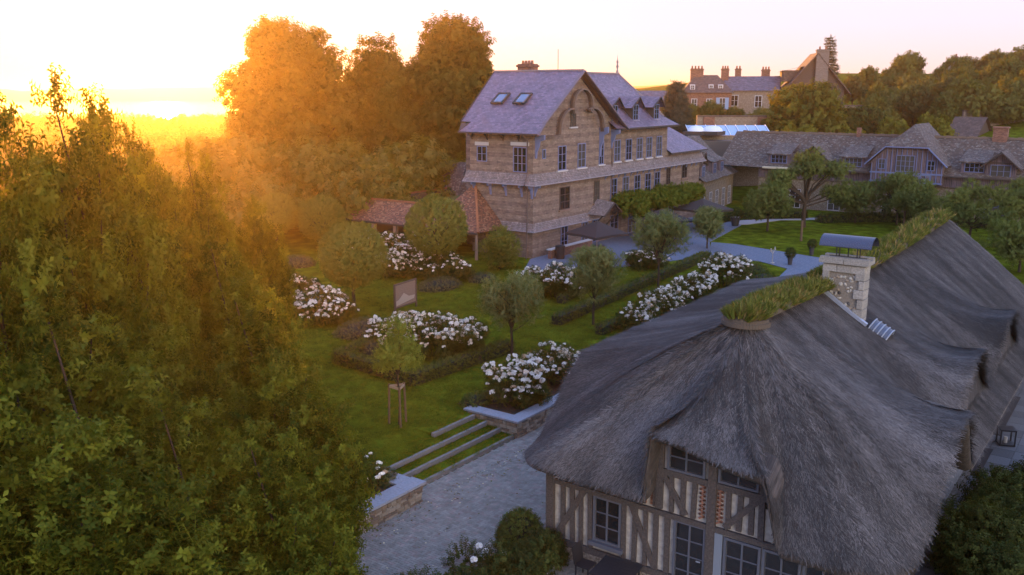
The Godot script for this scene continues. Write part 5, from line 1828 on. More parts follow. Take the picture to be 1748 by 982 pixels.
	for k in 6:
		bl.append([Vector3(rng.randfn() * 0.4, 3.9 + rng.randf() * 0.3, rng.randfn() * 0.4), Vector3(0.15, 0.3, 0.15), 18])
	tree("staked_sapling", "bright yellow-green sapling held by three wooden stakes on the near lawn", "tree", Vector3(26.6, 0, -24.95), 2.3, 0.05, bl, mid_leaf, mats["leaf"], Color(0.151, 0.212, 0.036), Color(0.263, 0.322, 0.060), 0.7, 1.0, "", 0.4)
	var stk := thing("tree_stakes", "three brown wooden stakes with a square top rail around the sapling", "tree stakes", Vector3(26.6, 0, -24.95), 0.3)
	for k in 3:
		var a := TAU * k / 3.0 + 0.4
		b = B.new()
		b.cyl(Vector3(cos(a) * 0.42, -0.1, sin(a) * 0.42), Vector3(cos(a) * 0.36, 1.75, sin(a) * 0.36), 0.05, 0.045, 7)
		part(stk, "stake", b.mesh(), plain("stake_wood", Color(0.10, 0.06, 0.035), 0.85))
		b = B.new()
		var a2 := TAU * (k + 1) / 3.0 + 0.4
		b.bar(Vector3(cos(a) * 0.38, 1.66, sin(a) * 0.38), Vector3(cos(a2) * 0.38, 1.66, sin(a2) * 0.38), 0.04, 0.1)
		part(stk, "rail", b.mesh(), plain("rail_wood", Color(0.30, 0.22, 0.15), 0.85))
	# white roses
	for e in [
		["big white rose mass behind the clipped trees, below the gallery's tiled roof", 54.5, -50.8, 2.44, 6.34, 2.24, 650],
		["white rose bush around the trunk of the tree before the gallery", 50.6, -42.6, 1.83, 2.68, 2.01, 137],
		["pink-tinged white rose bush at the edge of the golden tree, left of the clipped tree", 36.8, -40.6, 1.95, 2.32, 2.01, 337],
		["sparse white rose bush farthest left on the lawn, by the golden trees", 40.0, -45.6, 1.22, 1.59, 1.65, 75],
		["wide white rose bush inside the square box hedge behind the sapling", 35.6, -30.6, 2.44, 3.17, 2.06, 525],
		["upper white rose bush inside the square box hedge, nearest the lattice panel", 35.2, -33.0, 1.7, 1.7, 1.9, 230],
		["white rose bush left of the tree before the gallery, between two clipped trees", 49.2, -46.2, 1.5, 2.2, 1.9, 260],
		["farthest white rose bush, beside the gallery's low wall", 56.6, -56.3, 1.4, 2.6, 1.7, 190],
		["full white rose bush in the corner planter by the thatched eaves", 31.7, -22.6, 1.52, 1.65, 1.95, 262],
		["white rose bush behind the corner planter, partly hidden by the thatch", 34.9, -22.7, 1.59, 1.46, 1.89, 162],
		["white rose bush between two young trees beside the inn's paving", 50.8, -33.0, 2.32, 2.81, 2.01, 312],
		["small white rose bush behind the tallest young tree", 63.3, -32.6, 1.59, 1.95, 1.53, 87],
		["nearest of four white rose bushes in the long bed behind the thatch", 46.0, -23.9, 1.71, 1.16, 1.59, 150],
		["second white rose bush of the long bed, broad and low", 50.0, -24.4, 2.32, 1.34, 1.83, 237],
		["third white rose bush of the long bed, thickly flowered", 54.8, -24.6, 2.32, 1.46, 1.89, 262],
		["tallest white rose bush at the far end of the long bed", 60.3, -24.9, 2.56, 1.71, 2.36, 325],
		["low sparse white rose in the planter left of the grass steps", 21.0, -21.9, 1.22, 0.85, 0.89, 42]]:
		rose_bush(e[0], Vector3(e[1], 0, e[2]), e[3], e[4], e[5], e[6])
	# box hedges
	var h0 := Color(0.072, 0.106, 0.029)
	var h1 := Color(0.140, 0.182, 0.050)
	hedge("low clipped box hedge round the wide rose bush, its corner towards the sapling", [Vector3(36.6, 0, -34.4), Vector3(31.4, 0, -33.4), Vector3(30.9, 0, -28.0), Vector3(38.0, 0, -27.6)], 0.65, 0.62, small_leaf, h0, h1, 120, "clipped box hedges of the lawn")
	hedge("long low clipped box hedge running from the young tree towards the path", [Vector3(44.4, 0, -28.6), Vector3(69.8, 0, -30.4)], 0.7, 0.6, small_leaf, h0, h1, 75, "clipped box hedges of the lawn")
	hedge("short clipped box hedge before the nearest rose of the long bed", [Vector3(44.0, 0, -25.4), Vector3(58.0, 0, -25.9)], 0.6, 0.5, small_leaf, h0, h1, 75, "clipped box hedges of the lawn")
	hedge("clipped box hedge behind the rose bush beside the inn's paving", [Vector3(49.2, 0, -31.4), Vector3(57.0, 0, -33.0)], 0.6, 0.5, small_leaf, h0, h1, 75, "clipped box hedges of the lawn")
	# soft mounds of lavender and shrubs
	var l0 := Color(0.085, 0.105, 0.05)
	var l1 := Color(0.15, 0.165, 0.095)
	for e in [
		["grey lavender mound left of the lattice panel", 36.4, -36.6, 2.1, 0.75, 1.5],
		["grey lavender mound inside the hedge corner, left of the wide rose bush", 33.8, -33.0, 1.1, 0.7, 1.0],
		["lavender mound at the foot of the tree before the gallery", 48.2, -40.9, 2.0, 0.7, 1.3],
		["low lavender mound beside the shrub at the inn's corner", 51.8, -39.9, 1.2, 0.6, 0.9],
		["rounded hazy lavender mound at the left under the clipped trees", 48.0, -55.5, 1.5, 0.8, 1.5],
		["round green santolina mound at the end of the long rose bed", 65.2, -24.6, 1.3, 1.0, 1.2],
		["second green mound beside the path, right of the rose bed", 63.6, -23.2, 1.2, 0.7, 1.0],
		["small lavender tuft beside the roses in the left planter", 22.0, -21.6, 0.6, 0.4, 0.45],
		["small green shrub at the left end of the corner planter", 30.4, -23.8, 0.8, 0.55, 0.6]]:
		mound("low_shrub", e[0], "shrub", Vector3(e[1], -0.02, e[2]), Vector3(e[3], e[4], e[5]), int(260 * e[3] * e[5] + 160), small_leaf, l0 if not "green" in e[0] else h0, l1 if not "green" in e[0] else h1, "low rounded shrubs")
	# woven panel in a frame
	var pn := thing("lattice_panel", "framed brown woven panel standing on the lawn beside the lavender", "garden panel", Vector3(41.9, 0, -38.4), 0.12)
	b = B.new()
	for s in [-1.15, 1.15]:
		b.box(Vector3(s - 0.05, -0.1, -0.05), Vector3(s + 0.05, 1.85, 0.05))
	b.box(Vector3(-1.1, 1.76, -0.045), Vector3(1.1, 1.85, 0.045)); b.box(Vector3(-1.1, 0.3, -0.045), Vector3(1.1, 0.38, 0.045))
	part(pn, "frame", b.mesh(), plain("panel_frame", Color(0.07, 0.045, 0.03), 0.8))
	b = B.new()
	b.box(Vector3(-1.1, 0.38, -0.015), Vector3(1.1, 1.76, 0.015))
	var wv := part(pn, "woven_sheet", b.mesh(), rough("wicker", Color(0.16, 0.11, 0.085), Color(0.26, 0.19, 0.15), 0.8, 1.0))
	b = B.new()
	b.extrude(PackedVector2Array([Vector2(-1.0, 0.45), Vector2(0.9, 0.62), Vector2(1.0, 0.82), Vector2(0.35, 0.86), Vector2(-0.2, 1.15), Vector2(-0.75, 0.8), Vector2(-1.02, 0.75)]), Vector3(0, 0, 0.022), Vector3.RIGHT, Vector3.UP, 0.004)
	part(wv, "printed_shape", b.mesh(), plain("print_sand", Color(0.34, 0.27, 0.21), 0.9))
	# bushes at the near corner of the cottage
	var near_leaf := spray(12, 0.26, 0.075, 0.045)
	bl = []
	for k in 46:
		var f := rng.randf()
		bl.append([Vector3(lerpf(-3.4, 1.2, f) + rng.randfn() * 0.2, rng.randf_range(0.1, 0.75 + 0.25 * f), rng.randfn() * 0.6), Vector3.ONE * rng.randf_range(0.3, 0.5), 90])
	for k in 8:
		var q := Vector3(lerpf(-3.4, 0, rng.randf()), 0.9, rng.randfn() * 0.5)
		for m in 3:
			bl.append([q + Vector3(0.05 * m, 0.22 * m, 0), Vector3(0.12, 0.14, 0.12), 9])
	tree("camellia_bush", "broad glossy dark bush at the left corner of the cottage", "shrub", Vector3(19.7, -0.6, -14.2), 0.3, 0.08, bl, near_leaf, mats["leaf"], Color(0.043, 0.065, 0.019), Color(0.093, 0.116, 0.034), 0.8, 1.2)
	var stray := thing("stray_rose", "few white roses at the top of the glossy bush", "rose", Vector3(19.6, 0.25, -15.0))
	for k in 5:
		part(stray, "blossom", rose_head, plain("petal_white", Color(0.84, 0.82, 0.78), 0.7), Vector3(rng.randfn() * 0.35, rng.randfn() * 0.1, rng.randfn() * 0.25))
	mound("clipped_box_ball", "clipped dark green ball against the cottage's corner post", "shrub", Vector3(21.9, -0.5, -15.4), Vector3(0.75, 1.15, 0.75), 900, small_leaf, h0, h1)
	mound("corner_shrub", "small shrub between the clipped ball and the cottage wall", "shrub", Vector3(21.5, -0.6, -14.3), Vector3(0.6, 0.95, 0.6), 500, near_leaf, Color(0.054, 0.078, 0.025), Color(0.109, 0.132, 0.046))
	# dark shrubs at the lower right
	for e in [[34.0, -2.2, 1.6, "dark shrub beside the cottage's doorway at the lower right"], [31.0, -2.4, 1.5, "dark shrub below the doorway, in the lower right corner"], [37.6, -0.9, 2.2, "dark leafy shrub at the right edge beside the slabs"], [28.6, -3.5, 1.3, "dark low shrub below the thatch at the bottom right"], [31.6, -3.3, 1.5, "dark shrub tucked against the doorway under the swept-up thatch"], [26.6, -2.6, 1.3, "dark low shrub nearest the bottom right corner"], [29.4, -1.8, 1.7, "large dark shrub filling the bottom right corner"]]:
		tree("dark_shrub", e[3], "shrub", Vector3(e[0], -0.6, e[1]), 0.4, 0.07, clumps(Vector3(0, 0.9, 0), Vector3(e[2] * 0.8, 0.8, e[2] * 0.8), 22, 0.4, 0.6, 80), near_leaf, mats["leaf"], Color(0.040, 0.056, 0.016), Color(0.085, 0.102, 0.028), 0.9, 1.4, "dark shrubs beside the slab path")
	# fallen leaves and petals on the pavement
	b = B.new()
	b.quad(Vector3(-0.03, 0.004, 0.015), Vector3(0.0, 0.012, 0.03), Vector3(0.035, 0.006, -0.01), Vector3(0.0, 0.002, -0.03))
	places = []; tints = []
	for k in 420:
		var z := rng.randf_range(-20.1, -15.2)
		if rng.randf() < 0.6: z = -20.1 + absf(rng.randfn()) * 0.5
		places.append(Transform3D(Basis(Vector3.UP, rng.randf() * TAU).scaled_local(Vector3.ONE * rng.randf_range(0.7, 1.4)), Vector3(rng.randf_range(15, 31), -0.566, z)))
		tints.append([Color(0.16, 0.12, 0.03), Color(0.10, 0.06, 0.03), Color(0.09, 0.11, 0.02), Color(0.6, 0.55, 0.48)][rng.randi() % 4])
	tag(copies(self, "fallen_leaves", b.mesh(), mats["leaf"], places, tints), "fallen leaves and petals scattered on the brick pavement", "leaves", "", "stuff")

func flat_shape(pts: Array, y: float) -> ArrayMesh:
	var o := PackedVector2Array()
	for p in pts: o.append(Vector2(p.x, -p.y))
	var b := B.new()
	b.extrude(o, Vector3(0, y, 0), Vector3.RIGHT, Vector3.FORWARD, 0.05)
	return b.mesh()

func build_court() -> void:
	var pave := rough("court_paving", Color(0.10, 0.122, 0.165), Color(0.15, 0.172, 0.22), 1.3, 0.8, 0.06, FastNoiseLite.TYPE_CELLULAR)
	struct("pavement", flat_shape([Vector2(57.5, -36.4), Vector2(68.5, -31.6), Vector2(70.6, -30.4), Vector2(77.8, -33.6), Vector2(89.5, -35.3), Vector2(93.4, -38.5), Vector2(93.4, -42.0), Vector2(61.0, -42.0), Vector2(57.4, -40)], 0.045), pave, "blue-grey paving along the front of the inn")
	struct("path", flat_shape([Vector2(70.3, -30.5), Vector2(77.7, -33.4), Vector2(77.9, -31.2), Vector2(75.6, -23.0), Vector2(75.0, -20.8), Vector2(62, -20.8), Vector2(62, -22.2), Vector2(69.3, -23.4), Vector2(71.2, -26.5)], 0.040), pave, "blue-grey path crossing between the lawn and the round court")
	struct("path", flat_shape([Vector2(88.8, -36.6), Vector2(90.3, -35.0), Vector2(95.5, -33.3), Vector2(99.6, -28.2), Vector2(103.2, -21), Vector2(103.6, -8), Vector2(105, -8), Vector2(104.6, -22), Vector2(101.0, -28.9), Vector2(96.6, -34.4), Vector2(92, -37.2)], 0.042), rough("gravel", Color(0.24, 0.21, 0.21), Color(0.36, 0.33, 0.33), 0.8, 1.0, 0.09), "pale gravel path curving before the long wing")
	# low brick wall by the inn's corner
	var lw := thing("low_brick_wall", "low brick wall with bin beside the inn's paved corner", "wall", Vector3.ZERO)
	var b := B.new()
	b.box(Vector3(62.0, -0.1, -40.9), Vector3(68.6, 0.75, -40.6))
	part(lw, "wall", b.mesh(), mats["brick"])
	b = B.new()
	b.box(Vector3(61.9, 0.752, -40.98), Vector3(68.7, 0.84, -40.52))
	part(lw, "coping", b.mesh(), mats["pale_sill"])
	var bin := thing("dark_bin", "dark cylindrical bin at the left end of the low brick wall", "bin", Vector3(62.6, 0.04, -40.1))
	b = B.new()
	b.lathe(Vector3.ZERO, [Vector2(0.36, 0), Vector2(0.42, 1.05), Vector2(0.36, 1.1), Vector2(0.0, 1.12)], 12)
	part(bin, "body", b.mesh(), mats["iron"])
	# parasols over dark tables
	var fabric := plain("parasol_cloth", Color(0.022, 0.018, 0.02), 0.9)
	for e in [[63.9, -37.4, 3.2, 2.6, "dark parasol nearest the inn's porch"], [74.6, -36.9, 3.1, 2.9, "middle dark parasol beyond the tallest young tree"], [84.0, -37.2, 3.1, 3.0, "dark parasol farthest along the inn, before the climbing plant's end"]]:
		var u := thing("parasol", e[4], "parasol", Vector3(e[0], 0.05, e[1]), 0.5, "dark parasols on the inn's terrace")
		b = B.new()
		b.cyl(Vector3.ZERO, Vector3(0, e[2], 0), 0.05, 0.04, 8)
		part(u, "pole", b.mesh(), plain("pole_grey", Color(0.3, 0.29, 0.29), 0.4, 0.3))
		b = B.new()
		for k in 4:
			var a0 := TAU * k / 4.0
			var a1 := TAU * (k + 1) / 4.0
			var p0 := Vector3(cos(a0) * e[3], e[2] - 1.0, sin(a0) * e[3])
			var p1 := Vector3(cos(a1) * e[3], e[2] - 1.0, sin(a1) * e[3])
			var m := (p0 + p1) / 2 + Vector3(0, 0.08, 0)
			b.tri(p0, Vector3(0, e[2], 0), m); b.tri(m, Vector3(0, e[2], 0), p1)
			b.quad(p0 - Vector3(0, 0.2, 0), p0, m, m - Vector3(0, 0.2, 0)); b.quad(m - Vector3(0, 0.2, 0), m, p1, p1 - Vector3(0, 0.2, 0))
		part(u, "canopy", b.mesh(), fabric)
		for k in 4:
			b = B.new()
			var a := TAU * k / 4.0
			b.bar(Vector3(0, e[2] - 0.05, 0), Vector3(cos(a) * e[3], e[2] - 1.02, sin(a) * e[3]), 0.03, 0.04)
			part(u, "rib", b.mesh(), mats["iron"])
	for e in [[66.2, -38.6, "dark round table by the inn's porch"], [76.8, -38.4, "dark round table under the middle parasol"]]:
		var t := thing("round_table", e[2], "table", Vector3(e[0], 0.05, e[1]))
		b = B.new()
		b.cyl(Vector3(0, 0.7, 0), Vector3(0, 0.74, 0), 0.6, 0.6, 14)
		part(t, "table_top", b.mesh(), mats["iron"])
		b = B.new()
		b.cyl(Vector3.ZERO, Vector3(0, 0.7, 0), 0.05, 0.05, 8); b.cyl(Vector3.ZERO, Vector3(0, 0.04, 0), 0.3, 0.28, 10)
		part(t, "pedestal", b.mesh(), mats["iron"])
	# climbing plant over its frame
	var ivy := spray(12, 0.3, 0.13, 0.09, 0.9)
	var bl := []
	for k in 90:
		var f := rng.randf()
		var x := lerpf(73.5, 87.5, f)
		bl.append([Vector3(x - 80.0, 3.5 + 0.6 * sin(f * 9.0) * 0.4 - rng.randf() * 0.9 + 0.35 * sin(PI * f), rng.randf_range(-1.5, 1.5)), Vector3(0.75, 0.45, 0.6), 60])
	tree("climbing_plant", "bright green climbing plant on a frame along the inn's front", "climbing plant", Vector3(80.0, 0, -40.1), 2.2, 0.1, bl, ivy, mats["leaf"], Color(0.090, 0.128, 0.018), Color(0.165, 0.203, 0.033), 0.9, 1.3)
	# potted clipped balls
	for e in [[82.6, -35.3, 0.5, "tapered dark pot with clipped ball nearest the parasols"], [88.6, -35.6, 0.55, "tall potted clipped ball by the court's low hedge"], [71.0, -23.8, 0.26, "dark pot with clipped ball beside the lamp on the path"], [76.3, -23.8, 0.26, "dark pot with clipped ball behind the near ridge grass"], [79.4, -38.2, 0.6, "clipped ball in a pot against the parasol's shade"]]:
		var p := thing("potted_ball", e[3], "potted plant", Vector3(e[0], 0.05, e[1]), 0.0, "potted clipped balls")
		b = B.new()
		b.lathe(Vector3.ZERO, [Vector2(e[2] * 0.6, 0), Vector2(e[2] * 0.9, 0.55 + e[2] * 0.5), Vector2(e[2] * 0.96, 0.55 + e[2] * 0.5), Vector2(e[2] * 0.96, 0.61 + e[2] * 0.5), Vector2(e[2] * 0.82, 0.61 + e[2] * 0.5), Vector2(0, 0.56 + e[2] * 0.5)], 12)
		part(p, "pot", b.mesh(), plain("pot_dark", Color(0.03, 0.03, 0.036), 0.5))
		var pl := []
		var tn := []
		scatter([[Vector3(0, 0.62 + e[2] * 1.2, 0), Vector3.ONE * e[2] * 1.1, 240]], 0.9, 1.5, Color(0.039, 0.060, 0.015), Color(0.083, 0.105, 0.030), pl, tn, 0.3, 0.75)
		copies(p, "leaves", small_leaf, mats["leaf"], pl, tn).set_meta("kind", "stuff")
	# small lamp on the path
	for e in [[70.9, -25.2, "slender pale garden lamp post with two arms on the path"]]:
		var l := thing("garden_lamp", e[2], "lamp", Vector3(e[0], 0.04, e[1]))
		b = B.new()
		b.cyl(Vector3.ZERO, Vector3(0, 1.1, 0), 0.035, 0.03, 8); b.cyl(Vector3.ZERO, Vector3(0, 0.05, 0), 0.2, 0.18, 10)
		part(l, "post", b.mesh(), mats["pole_grey"])
		for s in [-1.0, 1.0]:
			b = B.new()
			b.bar(Vector3(0, 0.75, 0), Vector3(s * 0.45, 1.0, 0), 0.03, 0.03); b.cyl(Vector3(s * 0.45, 1.0, 0), Vector3(s * 0.45, 1.25, 0), 0.09, 0.05, 8)
			part(l, "lamp_arm", b.mesh(), mats["pole_grey"])
	# hedges and trees of the court
	var h0 := Color(0.058, 0.086, 0.027)
	var h1 := Color(0.112, 0.140, 0.045)
	var court_leaf := spray(10, 0.3, 0.10, 0.06)
	hedge("low dark hedge on the left half of the court's far side", [Vector3(88.0, 0, -38.2), Vector3(93.5, 0, -37.4), Vector3(98.6, 0, -31.9)], 0.9, 0.75, court_leaf, h0, h1, 40, "low hedges round the court")
	hedge("low dark hedge on the right half of the court's far side", [Vector3(96.5, 0, -29.4), Vector3(101.3, 0, -23.8), Vector3(102.0, 0, -12)], 0.9, 0.75, court_leaf, h0, h1, 40, "low hedges round the court")
	var k0 := Color(0.101, 0.138, 0.041)
	var k1 := Color(0.193, 0.234, 0.073)
	# the old leaning apple tree
	bl = []
	for e in [[Vector3(0.2, 6.6, 0.3), Vector3(1.5, 0.8, 1.5), 12], [Vector3(2.2, 5.6, 2.0), Vector3(1.5, 0.6, 1.4), 10], [Vector3(-2.0, 5.0, -1.8), Vector3(1.6, 0.7, 1.5), 12], [Vector3(2.6, 3.6, 2.4), Vector3(1.4, 0.6, 1.4), 8], [Vector3(-1.2, 3.6, -2.6), Vector3(1.6, 0.7, 1.6), 10], [Vector3(-0.8, 5.9, 0.2), Vector3(1.2, 0.6, 1.2), 8]]:
		bl.append_array(clumps(e[0], e[1], e[2], 0.5, 0.85, 62, 0.7))
	tree("old_apple_tree", "old leaning apple tree with layered crown in the middle of the court", "tree", Vector3(92.0, 0, -29.7), 2.6, 0.26, bl, court_leaf, mats["leaf"], k0, k1, 1.0, 1.5, "", 0.4, 22)
	for e in [
		[87.2, -31.7, 1.7, 4.6, 2.1, "small round tree left of the old apple tree on the court lawn"],
		[98.4, -26.4, 1.8, 4.2, 2.3, "pale small tree with a wooden stake right of the old apple tree"],
		[99.5, -22.5, 1.6, 5.4, 2.6, "dense green tree below the jettied gable's balcony"],
		[95.5, -19.6, 1.4, 4.6, 2.4, "dark leafy tree to the right of the balcony"],
		[90.0, -14.0, 1.9, 5.6, 3.3, "wide spreading tree with slim trunk beyond the thatched ridge's end"],
		[99.0, -11.0, 1.6, 5.4, 3.0, "broad tree at the right before the wing's gabled dormer"],
		[78.5, -8.6, 0.8, 4.2, 2.3, "dense bright green bush at the right edge beside the lawn"],
		[84.5, -5.8, 0.9, 5.5, 2.6, "taller dark green bush at the right edge behind the bright one"]]:
		var b2 := clumps(Vector3(0, e[3] * 0.62, 0), Vector3(e[4], e[3] * 0.33, e[4]), 44, 0.5, 0.85, 62, 0.8)
		tree("court_tree", e[5], "tree", Vector3(e[0], 0, e[1]), e[2], 0.13, b2, court_leaf, mats["leaf"], k0, k1, 1.0, 1.5, "small trees of the court", 0.4, 18)
	for e in [[83.2, -27.0, "dark wooden post standing alone on the court lawn"], [95.9, -21.0, "dark wooden post at the right of the court lawn"]]:
		var p := thing("wooden_post", e[2], "post", Vector3(e[0], 0, e[1]))
		b = B.new()
		b.cyl(Vector3(0, -0.1, 0), Vector3(0, 1.9, 0), 0.12, 0.10, 8)
		part(p, "post", b.mesh(), mats["stake_wood"])

func simple_house(called: String, label: String, at: Vector3, turn: float, w: float, d: float, eave: float, ridge: float, hip: float, wall: Material, roof: Material, wins: Array, frame: Material) -> Node3D:
	# ridge along local x; the front faces +z
	var h := thing(called, label, "house", at, turn)
	var b := B.new()
	b.box(Vector3(-w / 2, -8, -d / 2), Vector3(w / 2, eave, d / 2))
	if hip <= 0:
		for s in [-1.0, 1.0]:
			b.extrude(PackedVector2Array([Vector2(-d / 2, eave), Vector2(d / 2, eave), Vector2(0, ridge - 0.1)]), Vector3(s * w / 2, 0, 0), Vector3.BACK, Vector3.UP, 0.3 * s * -1.0)
	part(h, "wall", b.mesh(), wall)
	b = B.new()
	var o := 0.45
	var y := eave - 0.25
	var rx := w / 2 - hip + (o if hip <= 0 else 0.0)
	b.quad(Vector3(-w / 2 - o, y, d / 2 + o), Vector3(w / 2 + o, y, d / 2 + o), Vector3(rx, ridge, 0), Vector3(-rx, ridge, 0))
	b.quad(Vector3(w / 2 + o, y, -d / 2 - o), Vector3(-w / 2 - o, y, -d / 2 - o), Vector3(-rx, ridge, 0), Vector3(rx, ridge, 0))
	if hip > 0:
		b.tri(Vector3(w / 2 + o, y, d / 2 + o), Vector3(w / 2 + o, y, -d / 2 - o), Vector3(rx, ridge, 0))
		b.tri(Vector3(-w / 2 - o, y, -d / 2 - o), Vector3(-w / 2 - o, y, d / 2 + o), Vector3(-rx, ridge, 0))
	part(h, "roof", b.mesh(), roof)
	for e in wins:
		window(h, Vector3(e[0], e[1], d / 2 + 0.02), Vector3.BACK, e[2], e[3], 2, 2, frame, false, "window", 0.08, 0.12)
	return h

func stack(h: Node3D, x: float, z: float, y0: float, y1: float, w: float, d: float, pots: int, mat: Material) -> void:
	var b := B.new()
	b.box(Vector3(x - w / 2, y0, z - d / 2), Vector3(x + w / 2, y1, z + d / 2)); b.box(Vector3(x - w / 2 - 0.1, y1 - 0.35, z - d / 2 - 0.1), Vector3(x + w / 2 + 0.1, y1 - 0.15, z + d / 2 + 0.1))
	var c := part(h, "chimney", b.mesh(), mat)
	for k in pots:
		b = B.new()
		b.cyl(Vector3(x - w / 2 + w * (k + 0.5) / pots, y1, z), Vector3(x - w / 2 + w * (k + 0.5) / pots, y1 + 0.55, z), 0.2, 0.15, 7)
		part(c, "chimney_pot", b.mesh(), mats["pot_clay"])

func build_far_houses() -> void:
	var brown := course_mat("brown_tile", [Color(0.10, 0.068, 0.06), Color(0.12, 0.082, 0.07), Color(0.08, 0.058, 0.052)], 12, 18, 5.0, Color(0.05, 0.035, 0.03), 1.0, 2.0)
	var slate := course_mat("blue_slate", [Color(0.095, 0.10, 0.15), Color(0.12, 0.125, 0.175), Color(0.08, 0.085, 0.13)], 12, 18, 5.0, Color(0.04, 0.04, 0.06), 1.0, 2.0)
	var brick: Material = mats["brick"]
	var pale := rough("pale_rubble", Color(0.17, 0.135, 0.11), Color(0.26, 0.215, 0.175), 2.2, 1.0, 0.06, FastNoiseLite.TYPE_CELLULAR)
	var white := plain("white_joinery", Color(0.42, 0.42, 0.45), 0.6)
	var shutter := plain("blue_shutter", Color(0.17, 0.26, 0.42), 0.6)
	var face := YAW - PI / 2
	# the two houses beyond the inn
	var a := simple_house("brown_roofed_house", "brick house with brown hipped roof, white dormers and blue shutters beyond the spruce", survey(40.0, 0, 193), face - 0.12, 9.6, 8.0, 13.2, 16.5, 2.6, brick, brown, [[-2.6, 9.8, 1.2, 2.0], [0.4, 9.8, 1.2, 2.0], [3.0, 9.8, 1.3, 2.2]], white)
	stack(a, -2.0, 0, 15.0, 17.8, 2.6, 0.9, 4, brick)
	for x in [-3.0, 0.7, 2.6]:
		var b := B.new()
		b.box(Vector3(x - 0.5, 13.3, 2.0), Vector3(x + 0.5, 14.6, 3.6 if x < 0 else 3.3))
		part(a, "dormer", b.mesh(), white)
		window(a, Vector3(x, 13.5, 3.61 if x < 0 else 3.31), Vector3.BACK, 0.8, 1.0, 2, 2, white, false, "dormer_window", 0.07, 0.1)
	for x in [2.1, 3.9]:
		var b := B.new()
		b.box(Vector3(x - 0.35, 9.7, 4.03), Vector3(x + 0.35, 12.0, 4.1))
		part(a, "shutter", b.mesh(), shutter)
	var c := simple_house("slate_roofed_house", "rubble house with dark blue slate roof and brick gable beside the brown hipped one", survey(50.2, 0, 196), face - 0.3, 10.5, 7.5, 13.6, 16.3, 0, pale, slate, [[-3.2, 10.2, 1.6, 2.3], [1.6, 10.0, 1.5, 2.4]], white)
	stack(c, -5.6, 0.4, 8.0, 17.9, 1.5, 1.5, 3, brick)
	stack(c, -3.0, -0.5, 15.5, 17.9, 1.2, 0.9, 2, brick)
	stack(c, 2.6, -0.5, 15.5, 17.7, 1.7, 0.9, 3, brick)
	# the steep gabled house with its tall stone chimney on the skyline
	var g := thing("steep_gabled_house", "steep dark gabled house with tall stone chimney on the right skyline", "house", survey(61.5, 0, 192), face - 0.15)
	var b := B.new()
	b.extrude(PackedVector2Array([Vector2(-5.6, 4), Vector2(5.6, 4), Vector2(5.6, 14.0), Vector2(0, 20.4), Vector2(-5.6, 14.0)]), Vector3(0, 0, 4), Vector3.RIGHT, Vector3.UP, 9.0)
	part(g, "wall", b.mesh(), rough("old_brown_wall", Color(0.07, 0.05, 0.045), Color(0.11, 0.085, 0.075), 1.8, 1.0))
	b = B.new()
	for s in [-1.0, 1.0]:
		var e := Vector3(s * 6.8, 12.8, 4.6)
		var r := Vector3(0, 20.8, 4.6)
		if s < 0: b.quad(e - Vector3(0, 0, 10), e, r, r - Vector3(0, 0, 10))
		else: b.quad(e, e - Vector3(0, 0, 10), r - Vector3(0, 0, 10), r)
		b.bar(r + Vector3(0, -0.2, 0.05), e + Vector3(0, -0.2, 0.05), 0.2, 0.5, Vector3.BACK)
	part(g, "roof", b.mesh(), brown)
	b = B.new()
	b.box(Vector3(-6.3, 15.2, -2.0), Vector3(-2.4, 17.4, 3.0))
	b.quad(Vector3(-6.9, 17.1, -2.3), Vector3(-6.9, 17.1, 3.3), Vector3(-2.2, 18.2, 3.3), Vector3(-2.2, 18.2, -2.3))
	part(g, "dormer", b.mesh(), brown)
	stack(g, 0.9, 4.3, 8, 21.4, 2.4, 1.1, 2, rough("chimney_rubble", Color(0.12, 0.095, 0.085), Color(0.22, 0.185, 0.165), 1.3, 1.0, 0.07, FastNoiseLite.TYPE_CELLULAR))
	var wh := simple_house("white_gabled_house", "small white gabled house with blue slate roof among the trees on the right hill", survey(104.5, 4.5, 222), face + 1.1, 9, 6.5, 12.0, 15.6, 0, plain("white_wall", Color(0.6, 0.58, 0.56), 0.8), slate, [[-2, 8, 1.2, 1.6], [2, 8, 1.2, 1.6]], white)
	stack(wh, 2.5, 0, 14, 16.8, 1.0, 0.8, 2, brick)
	simple_house("low_slate_house", "low dark roofs peeping out between the inn's roof and the spruce", survey(28.0, 0, 178), face - 0.2, 8, 7, 11.0, 13.4, 0, brick, slate, [[0, 8, 1.2, 1.6]], white)
	simple_house("garden_hut", "dark pitched garden hut half hidden by trees at the right behind the wing", survey(76.0, 1.0, 154), face - 0.9, 4.5, 5, 5.4, 8.2, 0, mats["dark_timber"], brown, [[0, 3, 1.0, 1.2]], mats["dark_timber"])
	# rubble garden walls behind
	for e in [[36.5, 151, 13.0, 9.3, 0.0, "tall rubble garden wall behind the glazed roof"], [66.0, 172, 22.0, 10.6, 0.12, "pale rubble wall behind the hedge and round tree"], [89.0, 157, 26.0, 10.0, 0.0, "long pale rubble wall below the trees at the right"]]:
		var w := thing("rubble_wall", e[5], "wall", survey(e[0], 0, e[1]), face + e[4])
		b = B.new()
		b.box(Vector3(-e[2] / 2, 0, -0.3), Vector3(e[2] / 2, e[3], 0.3))
		part(w, "wall", b.mesh(), pale)
		b = B.new()
		b.box(Vector3(-e[2] / 2, e[3] + 0.003, -0.4), Vector3(e[2] / 2, e[3] + 0.22, 0.4))
		part(w, "coping", b.mesh(), brown)
		if e[2] < 14:
			for x in [-4.6, 4.2]:
				b = B.new()
				b.box(Vector3(x - 0.9, 0, 0.3), Vector3(x + 0.9, e[3] - 0.02, 0.5))
				part(w, "buttress", b.mesh(), brick)

